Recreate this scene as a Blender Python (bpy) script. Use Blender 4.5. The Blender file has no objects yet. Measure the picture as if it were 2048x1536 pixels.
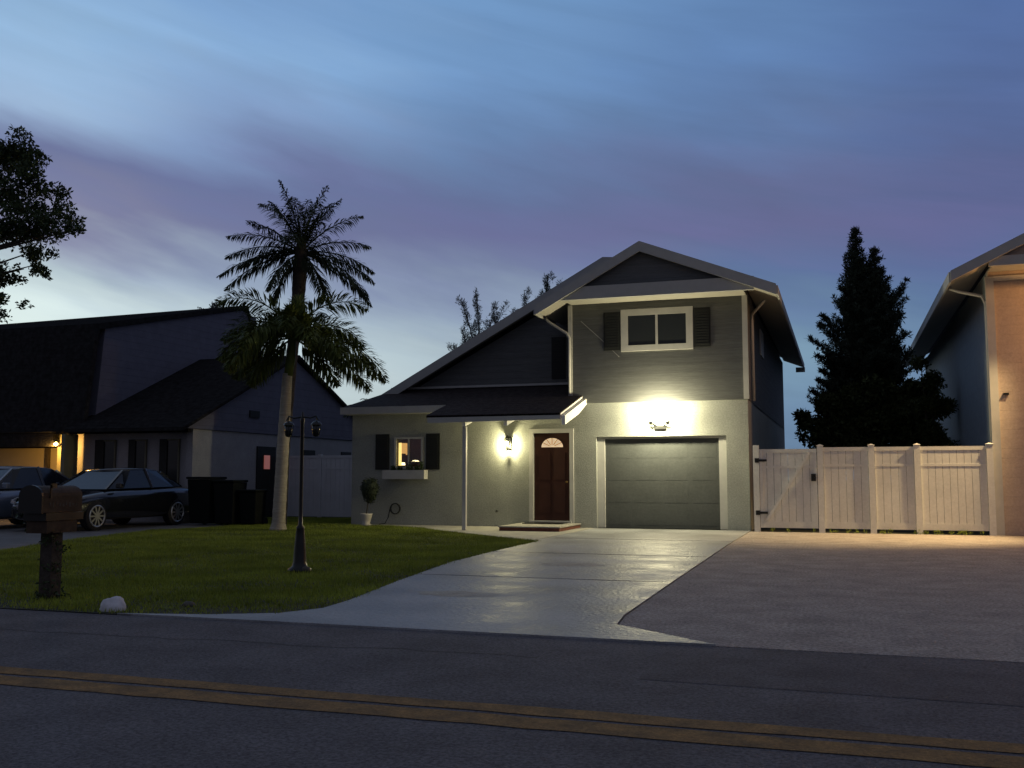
import bpy, bmesh, math, random
import numpy as np
from mathutils import Vector, Matrix
random.seed(7)
R = math.radians
scene = bpy.context.scene
col = scene.collection

# ---------------------------------------------------------------- camera
cam_d = bpy.data.cameras.new("camera")
cam = bpy.data.objects.new("camera", cam_d)
col.objects.link(cam)
cam.location = (0, 0, 1.2)
cam.rotation_euler = (R(90 + 5.395), 0, R(18.4))
cam_d.angle = R(54.69)
cam_d.clip_start = 0.1
cam_d.clip_end = 2000
scene.camera = cam

# ---------------------------------------------------------------- colour
scene.view_settings.view_transform = 'Standard'
scene.view_settings.look = 'None'
scene.view_settings.exposure = 0.0
scene.view_settings.gamma = 1.0
scene.cycles.use_denoising = True
scene.cycles.max_bounces = 6
scene.cycles.sample_clamp_indirect = 3.0

def lin(r, g, b):
    def f(c):
        c /= 255.0
        return c / 12.92 if c <= 0.04045 else ((c + 0.055) / 1.055) ** 2.4
    return (f(r), f(g), f(b), 1.0)

# ---------------------------------------------------------------- dusk sky (world)
world = bpy.data.worlds.new("World")
scene.world = world
world.use_nodes = True
def build_sky():
    nt = world.node_tree
    for n in list(nt.nodes): nt.nodes.remove(n)
    N, L = nt.nodes.new, nt.links.new
    out = N('ShaderNodeOutputWorld'); bg = N('ShaderNodeBackground'); L(bg.outputs[0], out.inputs[0])
    tc = N('ShaderNodeTexCoord')
    def m(op, a, b=None, c=None, clamp=False):
        n = N('ShaderNodeMath'); n.operation = op; n.use_clamp = clamp
        for i, v in enumerate((a, b, c)):
            if v is None: continue
            if isinstance(v, (int, float)): n.inputs[i].default_value = v
            else: L(v, n.inputs[i])
        return n.outputs[0]
    sep = N('ShaderNodeSeparateXYZ'); L(tc.outputs['Generated'], sep.inputs[0])
    x, y, z = sep.outputs
    az = m('MULTIPLY', m('ARCTAN2', x, y), 57.2958)
    el = m('MULTIPLY', m('ARCSINE', z), 57.2958)
    # streaky dusk cloud: noise in (azimuth, elevation) space, stretched sideways and tilted
    cmb = N('ShaderNodeCombineXYZ')
    L(m('MULTIPLY', az, 0.045), cmb.inputs[0])
    L(m('MULTIPLY', m('ADD', el, m('MULTIPLY', az, 0.26)), 0.16), cmb.inputs[1])
    n1 = N('ShaderNodeTexNoise'); n1.inputs['Scale'].default_value = 1.3; n1.inputs['Detail'].default_value = 5; n1.inputs['Roughness'].default_value = 0.5
    L(cmb.outputs[0], n1.inputs['Vector'])
    n2 = N('ShaderNodeTexNoise'); n2.inputs['Scale'].default_value = 2.6; n2.inputs['Detail'].default_value = 4
    L(cmb.outputs[0], n2.inputs['Vector'])
    eld = m('ADD', el, m('MULTIPLY', m('SUBTRACT', n1.outputs['Fac'], 0.5), 7.0))
    azd = m('ADD', az, m('MULTIPLY', m('SUBTRACT', n2.outputs['Fac'], 0.5), 10.0))
    t = m('DIVIDE', eld, 56.0, clamp=True)
    els = [0, 3.0, 6.8, 9.1, 11.4, 13.7, 16.2, 19.8, 23.2, 27.5, 33, 55]
    cols = [
      (-46, [(205,215,205),(215,228,222),(220,236,232),(216,233,232),(184,202,210),(132,134,162),(110,122,160),(158,188,220),(142,178,214),(122,160,202),(110,142,184),(116,122,136)]),
      (-33, [(190,205,205),(196,210,208),(188,206,212),(172,190,202),(144,160,184),(112,120,156),(104,118,158),(126,154,194),(130,168,210),(114,152,198),(102,134,176),(112,118,134)]),
      (-18.4,[(160,175,182),(176,192,200),(168,186,196),(142,160,182),(114,126,160),(104,112,152),(98,114,154),(98,128,170),(106,144,190),(104,144,188),(94,126,166),(108,114,130)]),
      (-4, [(96,122,150),(106,134,164),(122,154,176),(104,132,164),(92,114,156),(98,106,146),(96,108,148),(92,118,162),(92,126,174),(92,128,174),(84,112,156),(104,108,126)]),
      (9, [(92,116,144),(96,124,156),(96,122,158),(88,114,154),(86,106,150),(90,100,144),(84,100,144),(82,104,152),(80,106,156),(76,106,158),(70,96,144),(100,104,122)]),
      (70, [(100,98,108),(100,99,112),(100,99,112),(99,98,112),(98,98,112),(97,98,112),(97,98,112),(96,98,114),(94,98,116),(92,97,116),(92,97,116),(102,107,124)]),
      (-130, [(100,98,108),(100,99,112),(100,99,112),(99,98,112),(98,98,112),(97,98,112),(97,98,112),(96,98,114),(94,98,116),(92,97,116),(92,97,116),(102,107,124)])]
    cols = [cols[-1]] + cols[:-1]
    prev = None
    for i, (a, cs) in enumerate(cols):
        r = N('ShaderNodeValToRGB'); L(t, r.inputs[0])
        e = r.color_ramp.elements
        r.color_ramp.interpolation = 'LINEAR'
        e[0].position = 0; e[0].color = lin(*cs[0])
        e[1].position = els[-1] / 56.0; e[1].color = lin(*cs[-1])
        for p, c in list(zip(els, cs))[1:-1]:
            k = e.new(p / 56.0); k.color = lin(*c)
        if prev is None: prev = r.outputs[0]
        else:
            mr = N('ShaderNodeMapRange'); mr.interpolation_type = 'SMOOTHSTEP'; L(azd, mr.inputs[0])
            mr.inputs[1].default_value = cols[i-1][0]; mr.inputs[2].default_value = a
            mx = N('ShaderNodeMix'); mx.data_type = 'RGBA'; L(mr.outputs[0], mx.inputs[0]); L(prev, mx.inputs[6]); L(r.outputs[0], mx.inputs[7])
            prev = mx.outputs[2]
    # soft brightness mottling
    cm3 = N('ShaderNodeCombineXYZ')
    L(m('MULTIPLY', az, 0.06), cm3.inputs[0]); L(m('MULTIPLY', m('ADD', el, m('MULTIPLY', az, 0.20)), 0.55), cm3.inputs[1])
    n3 = N('ShaderNodeTexNoise'); n3.inputs['Scale'].default_value = 1.0; n3.inputs['Detail'].default_value = 7; n3.inputs['Roughness'].default_value = 0.55; n3.inputs['Distortion'].default_value = 0.4
    L(cm3.outputs[0], n3.inputs['Vector'])
    # mauve cloud bank low over the roofs, broken up by the streak noise
    bell = m('POWER', 2.718, m('MULTIPLY', m('POWER', m('DIVIDE', m('SUBTRACT', m('ADD', eld, m('MULTIPLY', az, 0.06)), 14.0), 3.2), 2.0), -1.0))
    mk = m('MULTIPLY', bell, m('MULTIPLY', m('SUBTRACT', n3.outputs['Fac'], 0.30), 1.2, clamp=True))
    mz = N('ShaderNodeMix'); mz.data_type = 'RGBA'; L(mk, mz.inputs[0]); L(prev, mz.inputs[6]); mz.inputs[7].default_value = lin(100,98,142); prev = mz.outputs[2]
    hsv = N('ShaderNodeHueSaturation'); hsv.inputs['Saturation'].default_value = 0.97; L(prev, hsv.inputs['Color']); prev = hsv.outputs[0]
    st = m('ADD', 0.86, m('MULTIPLY', n3.outputs['Fac'], 0.30))
    pv = N('ShaderNodeVectorMath'); pv.operation = 'SCALE'; L(prev, pv.inputs[0]); L(st, pv.inputs['Scale']); prev = pv.outputs[0]
    hs = N('ShaderNodeVectorMath'); hs.operation = 'SCALE'; L(prev, hs.inputs[0])
    L(m('ADD', 0.92, m('MULTIPLY', n2.outputs['Fac'], 0.22)), hs.inputs['Scale'])
    L(hs.outputs[0], bg.inputs[0]); bg.inputs[1].default_value = 1.0
build_sky()

# the sun is down: only its last, very weak and wide glow from the bright side of the sky
sun_d = bpy.data.lights.new("sun", 'SUN'); sun_d.energy = 0.02; sun_d.angle = R(30); sun_d.color = (0.75, 0.88, 1.0)
sun = bpy.data.objects.new("sun", sun_d); col.objects.link(sun)
sun.rotation_euler = (R(80), 0, R(-130))

# ---------------------------------------------------------------- materials
def mat(name, color, rough=0.7, noise=0.0, nscale=6.0, bump=0.0, bscale=40.0, metal=0.0, spec=0.5, lap=None, brick=None, emit=None, estr=0.0, color2=None, stretch=None, coat=0.0, trans=0.0, rnoise=0.0, speck=0.0, sscale=120.0):
    M = bpy.data.materials.new(name); M.use_nodes = True
    nt = M.node_tree; N, L = nt.nodes.new, nt.links.new
    b = nt.nodes['Principled BSDF']
    b.inputs['Base Color'].default_value = (*color, 1); b.inputs['Roughness'].default_value = rough
    b.inputs['Metallic'].default_value = metal; b.inputs['Specular IOR Level'].default_value = spec
    b.inputs['Coat Weight'].default_value = coat; b.inputs['Transmission Weight'].default_value = trans
    tc = N('ShaderNodeTexCoord'); vec = tc.outputs['Object']
    if stretch:
        mp = N('ShaderNodeMapping'); mp.inputs['Scale'].default_value = stretch; L(vec, mp.inputs[0]); vec = mp.outputs[0]
    if noise > 0 or color2:
        n = N('ShaderNodeTexNoise'); n.inputs['Scale'].default_value = nscale; n.inputs['Detail'].default_value = 6; n.inputs['Roughness'].default_value = 0.6
        L(vec, n.inputs['Vector'])
        mr = N('ShaderNodeMapRange'); L(n.outputs['Fac'], mr.inputs[0]); mr.inputs[1].default_value = 0.3; mr.inputs[2].default_value = 0.7
        mx = N('ShaderNodeMix'); mx.data_type = 'RGBA'; L(mr.outputs[0], mx.inputs[0])
        c2 = color2 if color2 else tuple(c * (1 + noise) for c in color)
        c1 = color if color2 else tuple(c * (1 - noise) for c in color)
        mx.inputs[6].default_value = (*c1, 1); mx.inputs[7].default_value = (*c2, 1)
        cout = mx.outputs[2]
        if speck:
            n3 = N('ShaderNodeTexNoise'); n3.inputs['Scale'].default_value = sscale; n3.inputs['Detail'].default_value = 3; n3.inputs['Roughness'].default_value = 0.8
            L(vec, n3.inputs['Vector'])
            m3 = N('ShaderNodeMapRange'); L(n3.outputs['Fac'], m3.inputs[0]); m3.inputs[1].default_value = 0.35; m3.inputs[2].default_value = 0.65
            m3.inputs[3].default_value = 1-speck; m3.inputs[4].default_value = 1+speck
            v3 = N('ShaderNodeVectorMath'); v3.operation = 'SCALE'; L(cout, v3.inputs[0]); L(m3.outputs[0], v3.inputs['Scale']); cout = v3.outputs[0]
        L(cout, b.inputs['Base Color'])
    h = None
    if bump > 0:
        n = N('ShaderNodeTexNoise'); n.inputs['Scale'].default_value = bscale; n.inputs['Detail'].default_value = 4
        L(vec, n.inputs['Vector']); h = n.outputs['Fac']
        bp = N('ShaderNodeBump'); bp.inputs['Strength'].default_value = bump; bp.inputs['Distance'].default_value = 0.02
        L(h, bp.inputs['Height']); L(bp.outputs[0], b.inputs['Normal'])
        nrm = bp
    if lap:
        sp = N('ShaderNodeSeparateXYZ'); L(tc.outputs['Object'], sp.inputs[0])
        w = N('ShaderNodeMath'); w.operation = 'FRACT'; d = N('ShaderNodeMath'); d.operation = 'DIVIDE'; d.inputs[1].default_value = lap[0]
        L(sp.outputs[lap[2]], d.inputs[0]); L(d.outputs[0], w.inputs[0])
        inv = N('ShaderNodeMath'); inv.operation = 'SUBTRACT'; inv.inputs[0].default_value = 1.0; L(w.outputs[0], inv.inputs[1])
        bp2 = N('ShaderNodeBump'); bp2.inputs['Strength'].default_value = 1.0; bp2.inputs['Distance'].default_value = lap[1]
        L(inv.outputs[0], bp2.inputs['Height'])
        if h is not None: L(nrm.outputs[0], bp2.inputs['Normal'])
        L(bp2.outputs[0], b.inputs['Normal'])
    if rnoise:
        n = N('ShaderNodeTexNoise'); n.inputs['Scale'].default_value = 1.6; n.inputs['Detail'].default_value = 7; n.inputs['Roughness'].default_value = 0.65
        L(vec, n.inputs['Vector'])
        mr = N('ShaderNodeMapRange'); L(n.outputs['Fac'], mr.inputs[0]); mr.inputs[1].default_value = 0.3; mr.inputs[2].default_value = 0.7
        mr.inputs[3].default_value = rough-rnoise; mr.inputs[4].default_value = rough+rnoise; L(mr.outputs[0], b.inputs['Roughness'])
    if emit:
        b.inputs['Emission Color'].default_value = (*emit, 1); b.inputs['Emission Strength'].default_value = estr
    return M

M = {}
M['asphalt'] = mat('asphalt', (0.115, 0.112, 0.124), 0.9, 0.22, 1.6, 0.8, 90, spec=0.2, speck=0.42, sscale=45)
M['asphalt_patch'] = mat('asphalt_patch', (0.102, 0.099, 0.110), 0.9, 0.2, 3, 0.8, 90, spec=0.2, speck=0.4, sscale=45)
M['gravel'] = mat('gravel_asphalt', (0.34, 0.305, 0.28), 0.95, 0.20, 2.2, 0.9, 60, spec=0.15, speck=0.42, sscale=30)
M['concrete'] = mat('driveway_concrete', (0.28, 0.29, 0.30), 0.50, 0.34, 0.8, 0.6, 22, spec=0.33, rnoise=0.12, speck=0.18, sscale=50)
M['walk'] = mat('walk_concrete', (0.34, 0.33, 0.29), 0.85, 0.2, 3, 0.3, 30, speck=0.2, sscale=50)
M['ldrive'] = mat('old_driveway', (0.12, 0.12, 0.125), 0.8, 0.3, 2.5, 0.4, 40)
M['yellow'] = mat('road_paint', (0.13, 0.088, 0.048), 0.9, 0.3, 6.0, 0.5, 90, color2=(0.29, 0.175, 0.07), spec=0.2, speck=0.3, sscale=45)
M['soil'] = mat('soil', (0.022, 0.024, 0.012), 0.95, 0.4, 4, 0.5, 30)
M['grass'] = mat('grass_blades', (0.14, 0.18, 0.03), 0.85, 0, 0.9, color2=(0.32, 0.39, 0.06), spec=0.1)
M['stucco'] = mat('stucco', (0.29, 0.305, 0.28), 0.9, 0.12, 1.2, 0.6, 60, speck=0.15, sscale=28)
M['stucco_w'] = mat('stucco_mauve', (0.32, 0.32, 0.34), 0.9, 0.1, 2, 0.5, 60, speck=0.12, sscale=28)
M['siding'] = mat('siding_charcoal', (0.125, 0.130, 0.130), 0.85, 0.12, 4, 0.15, 30, lap=(0.18, 0.02, 2), stretch=(0.3, 0.3, 6), spec=0.15, speck=0.12, sscale=14)
M['siding_blue'] = mat('siding_blue', (0.22, 0.26, 0.30), 0.75, 0.08, 5, 0.1, 30, lap=(0.2, 0.02, 2))
M['siding_lamplit'] = mat('siding_lamplit', (0.42, 0.35, 0.30), 0.8, 0.08, 5, 0.1, 30, lap=(0.2, 0.02, 2), spec=0.2, speck=0.08, sscale=20)  # right house front only: warm lamplight is put into this siding's colour
M['siding_purple'] = mat('siding_purple', (0.135, 0.14, 0.185), 0.85, 0.1, 4, 0.1, 30, lap=(0.2, 0.015, 2), spec=0.2)
M['trim'] = mat('white_trim', (0.45, 0.45, 0.43), 0.6, 0.08, 4, 0.05, 30)
M['trim_bright'] = mat('lamplit_white_trim', (0.80, 0.80, 0.76), 0.5, 0.04, 4)  # whiter copy of the trim, flood light brightness put into its colour
M['trim_grey'] = mat('grey_trim', (0.40, 0.41, 0.40), 0.7, 0.06, 4, 0.05, 30, spec=0.25)
M['soffit'] = mat('soffit', (0.36, 0.35, 0.31), 0.7, 0.06, 4, lap=(0.3, 0.008, 1))
M['shingle'] = mat('shingles', (0.040, 0.034, 0.034), 0.95, 0.45, 9, 0.7, 25, lap=(0.07, 0.02, 2), spec=0.1)
M['shingle_light'] = mat('shingles_grey', (0.11, 0.115, 0.125), 0.9, 0.35, 9, 0.7, 25, lap=(0.07, 0.02, 2), spec=0.2)
M['shingle_dark'] = mat('shingles_black', (0.024, 0.024, 0.025), 1.0, 0.4, 7, 0.7, 25, lap=(0.1, 0.03, 2), spec=0.0)
M['shutter'] = mat('shutter_paint', (0.018, 0.020, 0.019), 0.6, 0.1, 5, spec=0.3)
M['glass_dark'] = mat('dark_glass', (0.02, 0.024, 0.024), 0.15, spec=0.4)
M['glass'] = mat('clear_glass', (0.8, 0.85, 0.85), 0.02, trans=1.0)
M['door_red'] = mat('door_paint', (0.050, 0.018, 0.013), 0.55, 0.15, 3, spec=0.25)
M['garage_door'] = mat('garage_door_paint', (0.075, 0.082, 0.082), 0.75, 0.08, 3, 0.1, 40, spec=0.2, speck=0.08, sscale=20)
M['metal_dark'] = mat('black_metal', (0.012, 0.013, 0.013), 0.35, 0.1, 8, metal=0.3)
M['metal_bronze'] = mat('bronze_paint', (0.055, 0.036, 0.024), 0.7, 0.4, 12, spec=0.2)
M['brick'] = mat('red_brick', (0.15, 0.05, 0.032), 0.85, 0.3, 15, 0.6, 40)
M['vinyl'] = mat('white_vinyl', (0.58, 0.58, 0.57), 0.6, 0.08, 1.5, speck=0.06, sscale=20)
M['vinyl_l'] = mat('white_vinyl_weathered', (0.58, 0.60, 0.64), 0.5, 0.08, 2)
M['bark'] = mat('bark', (0.05, 0.04, 0.032), 0.95, 0.4, 10, 0.9, 25)
M['palm_bark'] = mat('pale_palm_bark', (0.36, 0.33, 0.26), 0.85, 0.2, 4, 0.8, 12, stretch=(1, 1, 7))
M['palm_bark_d'] = mat('dark_palm_bark', (0.05, 0.042, 0.035), 0.95, 0.35, 5, 0.9, 12, stretch=(1, 1, 6))
M['frond'] = mat('frond_green', (0.085, 0.115, 0.025), 0.6, 0.3, 2.5, spec=0.25)
M['frond_d'] = mat('frond_dark', (0.028, 0.04, 0.02), 0.6, 0.35, 3, spec=0.2)
M['leaf'] = mat('leaf_green', (0.035, 0.058, 0.022), 0.6, 0.35, 3, spec=0.2)
M['leaf_hedge'] = mat('hedge_green', (0.045, 0.058, 0.018), 0.7, 0.35, 3, spec=0.2)
M['leaf_con'] = mat('conifer_green', (0.030, 0.042, 0.026), 0.7, 0.35, 3, spec=0.2)
M['leaf_pale'] = mat('pale_twigs', (0.15, 0.16, 0.15), 0.8, 0.3, 3, spec=0.2)
M['rock'] = mat('pale_rock', (0.55, 0.56, 0.60), 0.9, 0.2, 10, 0.9, 14)
M['rock_d'] = mat('dull_rock', (0.07, 0.065, 0.055), 0.9, 0.3, 10, 0.9, 14)
M['pot'] = mat('white_pot', (0.55, 0.53, 0.46), 0.7, 0.1, 6, 0.2, 20)
M['car_black'] = mat('black_car_paint', (0.008, 0.009, 0.012), 0.22, coat=1.0)
M['car_silver'] = mat('silver_car_paint', (0.16, 0.20, 0.26), 0.3, coat=1.0, metal=0.5)
M['car_glass'] = mat('car_glass', (0.012, 0.016, 0.024), 0.10, spec=0.45)
M['rubber'] = mat('rubber', (0.012, 0.012, 0.012), 0.85)
M['alloy'] = mat('alloy', (0.60, 0.60, 0.55), 0.35, metal=0.8)
M['headlight'] = mat('headlight_lens', (0.75, 0.78, 0.8), 0.1, metal=0.6)
M['plastic_bin'] = mat('bin_plastic', (0.006, 0.008, 0.007), 0.7, spec=0.15)
M['room'] = mat('room_paint', (0.12, 0.045, 0.02), 0.9, 0.2, 3)
M['brass'] = mat('brass', (0.45, 0.3, 0.1), 0.3, metal=1.0)
M['garage_yellow'] = mat('cream_door_paint', (0.42, 0.37, 0.24), 0.8, 0.05, 3)
M['wall_cream'] = mat('cream_wall', (0.16, 0.155, 0.11), 0.9, 0.1, 3, 0.3, 50)
M['cardboard'] = mat('plant_terracotta', (0.2, 0.07, 0.03), 0.8)
M['red_flower'] = mat('red_paper', (0.45, 0.08, 0.04), 0.8)
def emis(name, c, s): return mat(name, (0.8, 0.8, 0.8), 0.5, emit=c, estr=s)
M['em_bulb'] = emis('flood_bulb', (1.0, 0.93, 0.55), 60)
M['em_porch'] = emis('porch_bulb', (1.0, 0.93, 0.50), 60)
M['em_orange'] = emis('orange_bulb', (1.0, 0.52, 0.10), 25)
M['em_fan'] = emis('lit_fanlight', (1.0, 0.62, 0.34), 0.5)
M['em_curtain'] = emis('lit_curtain', (1.0, 0.66, 0.20), 1.6)
M['em_curtain2'] = emis('lit_doorway', (1.0, 0.50, 0.14), 0.75)
M['em_picture'] = emis('lit_picture', (1.0, 0.35, 0.12), 0.30)
M['em_shade'] = emis('lit_lamp_shade', (1.0, 0.80, 0.42), 3.0)
M['em_red'] = emis('lit_red_glow', (1.0, 0.22, 0.10), 0.14)

# ---------------------------------------------------------------- mesh helpers
class MB:
    def __init__(s): s.v = []; s.f = []; s.m = []
    def add(s, vs, fs, mi=0):
        o = len(s.v); s.v += [tuple(v) for v in vs]; s.f += [tuple(i + o for i in f) for f in fs]; s.m += [mi] * len(fs); return s
    def box(s, x0, y0, z0, x1, y1, z1, mi=0):
        vs = [(x0,y0,z0),(x1,y0,z0),(x1,y1,z0),(x0,y1,z0),(x0,y0,z1),(x1,y0,z1),(x1,y1,z1),(x0,y1,z1)]
        return s.add(vs, [(0,3,2,1),(4,5,6,7),(0,1,5,4),(1,2,6,5),(2,3,7,6),(3,0,4,7)], mi)
    def prism_y(s, prof, y0, y1, mi=0):      # polygon in xz (counter-clockwise seen from -y) extruded along y
        n = len(prof)
        vs = [(x, y0, z) for x, z in prof] + [(x, y1, z) for x, z in prof]
        fs = [tuple(range(n)), tuple(range(2*n-1, n-1, -1))] + [(i+n, (i+1) % n + n, (i+1) % n, i) for i in range(n)]
        return s.add(vs, fs, mi)
    def prism_x(s, prof, x0, x1, mi=0):      # polygon in yz extruded along x
        n = len(prof)
        vs = [(x0, y, z) for y, z in prof] + [(x1, y, z) for y, z in prof]
        fs = [tuple(range(n)), tuple(range(2*n-1, n-1, -1))] + [(i+n, (i+1) % n + n, (i+1) % n, i) for i in range(n)]
        return s.add(vs, fs, mi)
    def prism_z(s, prof, z0, z1, mi=0):
        n = len(prof)
        vs = [(x, y, z0) for x, y in prof] + [(x, y, z1) for x, y in prof]
        fs = [tuple(range(n-1, -1, -1)), tuple(range(n, 2*n))] + [(i, (i+1) % n, (i+1) % n + n, i+n) for i in range(n)]
        return s.add(vs, fs, mi)
    def tube(s, pts, rad, n=8, mi=0, caps=True):
        pts = [Vector(p) for p in pts]
        if not isinstance(rad, (list, tuple)): rad = [rad] * len(pts)
        vs = []
        for i, p in enumerate(pts):
            d = (pts[min(i+1, len(pts)-1)] - pts[max(i-1, 0)]).normalized()
            a = d.orthogonal().normalized() if abs(d.z) < 0.9 else Vector((1, 0, 0)).cross(d).normalized()
            if abs(d.z) < 0.9: a = Vector((0, 0, 1)).cross(d).normalized()
            b = d.cross(a)
            for k in range(n):
                t = 2*math.pi*k/n; vs.append(p + (a*math.cos(t) + b*math.sin(t))*rad[i])
        fs = [(i*n+k, i*n+(k+1) % n, (i+1)*n+(k+1) % n, (i+1)*n+k) for i in range(len(pts)-1) for k in range(n)]
        if caps: fs += [tuple(range(n-1, -1, -1)), tuple((len(pts)-1)*n+k for k in range(n))]
        return s.add(vs, fs, mi)
    def bar(s, a, b, w, h, mi=0):            # rectangular bar from a to b
        a, b = Vector(a), Vector(b); d = (b-a).normalized()
        sx = d.cross(Vector((0, 0, 1)));
        if sx.length < 1e-3: sx = Vector((1, 0, 0))
        sx.normalize(); up = sx.cross(d)
        vs = [p + sx*i*w/2 + up*j*h/2 for p in (a, b) for i, j in ((-1,-1),(1,-1),(1,1),(-1,1))]
        return s.add(vs, [(0,1,2,3),(7,6,5,4),(0,4,5,1),(1,5,6,2),(2,6,7,3),(3,7,4,0)], mi)
    def lathe(s, prof, c=(0,0,0), n=16, mi=0):
        vs = [(c[0]+r*math.cos(2*math.pi*k/n), c[1]+r*math.sin(2*math.pi*k/n), c[2]+z) for r, z in prof for k in range(n)]
        fs = [(i*n+k, i*n+(k+1) % n, (i+1)*n+(k+1) % n, (i+1)*n+k) for i in range(len(prof)-1) for k in range(n)]
        return s.add(vs, fs + [tuple(range(n-1, -1, -1)), tuple((len(prof)-1)*n+k for k in range(n))], mi)
    def build(s, name, mats, parent=None, smooth=False, bevel=0):
        me = bpy.data.meshes.new(name); me.from_pydata(s.v, [], s.f); me.update()
        if not isinstance(mats, (list, tuple)): mats = [mats]
        for mm in mats: me.materials.append(mm)
        if len(mats) > 1: me.polygons.foreach_set('material_index', s.m)
        if smooth: me.polygons.foreach_set('use_smooth', [True]*len(me.polygons))
        bm = bmesh.new(); bm.from_mesh(me)
        if len(bm.faces) < 5000: bmesh.ops.recalc_face_normals(bm, faces=bm.faces)
        bm.to_mesh(me); bm.free()
        o = bpy.data.objects.new(name, me); col.objects.link(o)
        if parent is not None:
            o.parent = parent; o.matrix_parent_inverse = Matrix.Translation(-parent.location) if parent.type == 'EMPTY' and parent.parent is None else Matrix.Identity(4)
        if bevel:
            b = o.modifiers.new('bevel', 'BEVEL'); b.width = bevel; b.segments = 2; b.limit_method = 'ANGLE'
        return o
# Parts are modelled in world coordinates; the empty of a thing sits at its base and parents them.
def thing(name, label, cat, loc=(0, 0, 0), group=None):
    o = bpy.data.objects.new(name, None); o.location = loc; o.empty_display_size = 0.2; col.objects.link(o)
    o['label'] = label; o['category'] = cat
    if group: o['group'] = group
    return o
def tag(o, label, cat, group=None):
    o['label'] = label; o['category'] = cat
    if group: o['group'] = group
    return o
def struct(o, kind='structure'): o['kind'] = kind; return o
def B(*a): return MB().box(*a)
def leaves(mb, c, rx, ry, rz, n, size, rnd=random, up=0.0, shell=0.0, asp=.45):
    """n small leaf quads scattered in an ellipsoid"""
    vs, fs = [], []
    for _ in range(n):
        while True:
            p = Vector((rnd.uniform(-1,1), rnd.uniform(-1,1), rnd.uniform(-1,1)))
            if shell < p.length <= 1: break
        q = Vector((c[0]+p.x*rx, c[1]+p.y*ry, c[2]+p.z*rz))
        d = Vector((rnd.gauss(0,1), rnd.gauss(0,1), rnd.gauss(0,1)+up)).normalized(); a = d.orthogonal().normalized()
        a = Matrix.Rotation(rnd.uniform(0, 6.28), 3, d) @ a
        l = size*rnd.uniform(.6, 1.3); w = l*asp
        k = len(vs)
        vs += [q, q+d*l*.5+a*w*.5, q+d*l, q+d*l*.5-a*w*.5]; fs.append((k, k+1, k+2, k+3))
    mb.add(vs, fs)

# ---------------------------------------------------------------- ground and road
def flat(name, poly, z, m, kind='structure', thick=None):
    mb = MB()
    if thick: mb.prism_z(poly, z - thick, z)
    else: mb.add([(x, y, z) for x, y in poly], [tuple(range(len(poly)))])
    return struct(mb.build(name, m), kind)
flat('ground', [(-400,-300),(400,-300),(400,500),(-400,500)], -0.012, M['soil'])
flat('road', [(-300,-2.4),(300,-2.4),(300,7.33),(-300,7.33)], -0.004, M['asphalt'])
def wob(p0, p1, n, a, seed):
    r = random.Random(seed)
    return [(p0[0]+(p1[0]-p0[0])*i/n, p0[1]+(p1[1]-p0[1])*i/n + r.uniform(-a, a)) for i in range(n+1)]
for i, (yy, wd) in enumerate(((4.67, .21), (4.935, .17))):
    poly = wob((-60, yy), (40, yy), 400, .01, i) + wob((40, yy+wd), (-60, yy+wd), 400, .01, i+9)
    n = 401; mb = MB(); mb.add([(x, y, 0.0) for x, y in poly], [(k, k+1, 2*n-2-k, 2*n-1-k) for k in range(n-1)])
    struct(mb.build('road_marking', M['yellow']))
lawn_poly = [(-40,7.36),(-5.9,7.38),(-5.3,7.50),(-4.75,7.78),(-4.55,8.2),(-4.6,8.8),(-4.9,10.5),(-5.3,13.2),(-5.42,15.7),(-5.46,18.1),(-6.6,19.0),(-7.6,19.95),(-8.3,20.5),(-9.5,21.8),(-10.6,22.5),(-11.7,22.8),(-11.9,23.0),(-11.98,28),(-16.3,28),(-16.3,22.6),(-14.4,21.4),(-14.9,18.8),(-14.3,16.0),(-13.6,14.0),(-12.9,12.4),(-12.6,9.5),(-12.9,7.9),(-13.3,7.36)]
lawn_poly = [(-13.3,7.31),(-5.95,7.31)] + lawn_poly[1:-1]
flat('lawn', lawn_poly, 0.004, M['soil'])
flat('driveway', [(-6.1,7.322),(-0.90,7.322),(-1.35,7.70),(-1.78,8.05),(-1.84,8.6),(-1.9,12),(-1.98,18),(-2.0,22.98),(-5.6,22.98),(-5.6,18.1),(-5.46,18.1),(-5.42,15.7),(-5.3,13.2),(-4.9,10.5),(-4.6,8.8),(-4.55,8.2),(-4.75,7.78),(-5.3,7.50)], 0.012, M['concrete'], thick=0.06)
flat('path', [(-5.604,18.1),(-5.604,22.98),(-11.9,22.98),(-11.7,22.8),(-10.6,22.5),(-9.5,21.8),(-8.3,20.5),(-7.6,19.95),(-6.6,19.0)], 0.016, M['walk'], thick=0.06)
flat('neighbour_driveway', [(-0.93,7.324),(40,7.324),(40,22.9),(-1.99,22.9),(-1.97,18),(-1.89,12),(-1.83,8.6),(-1.77,8.05),(-1.34,7.70)], 0.0, M['gravel'], thick=0.06)
flat('left_driveway', [(-60,7.34),(-13.32,7.34),(-12.9,7.9),(-12.6,9.5),(-12.9,12.4),(-13.6,14.0),(-14.3,16.0),(-14.9,18.8),(-14.4,21.4),(-16.3,22.6),(-60,22.6)], 0.002, M['ldrive'], thick=0.06)
rs = random.Random(4)
def blot(cx, cy, rx, ry, n=26, j=.25):
    return [(cx+rx*math.cos(t)*(1+rs.uniform(-j,j)), cy+ry*math.sin(t)*(1+rs.uniform(-j,j))) for t in [2*math.pi*k/n for k in range(n)]]
for q in ((-3.75,9.6,.45,.22),(-3.55,13.3,.40,.30)): flat('driveway_patch', blot(*q), .0135, M['walk'])
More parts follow.
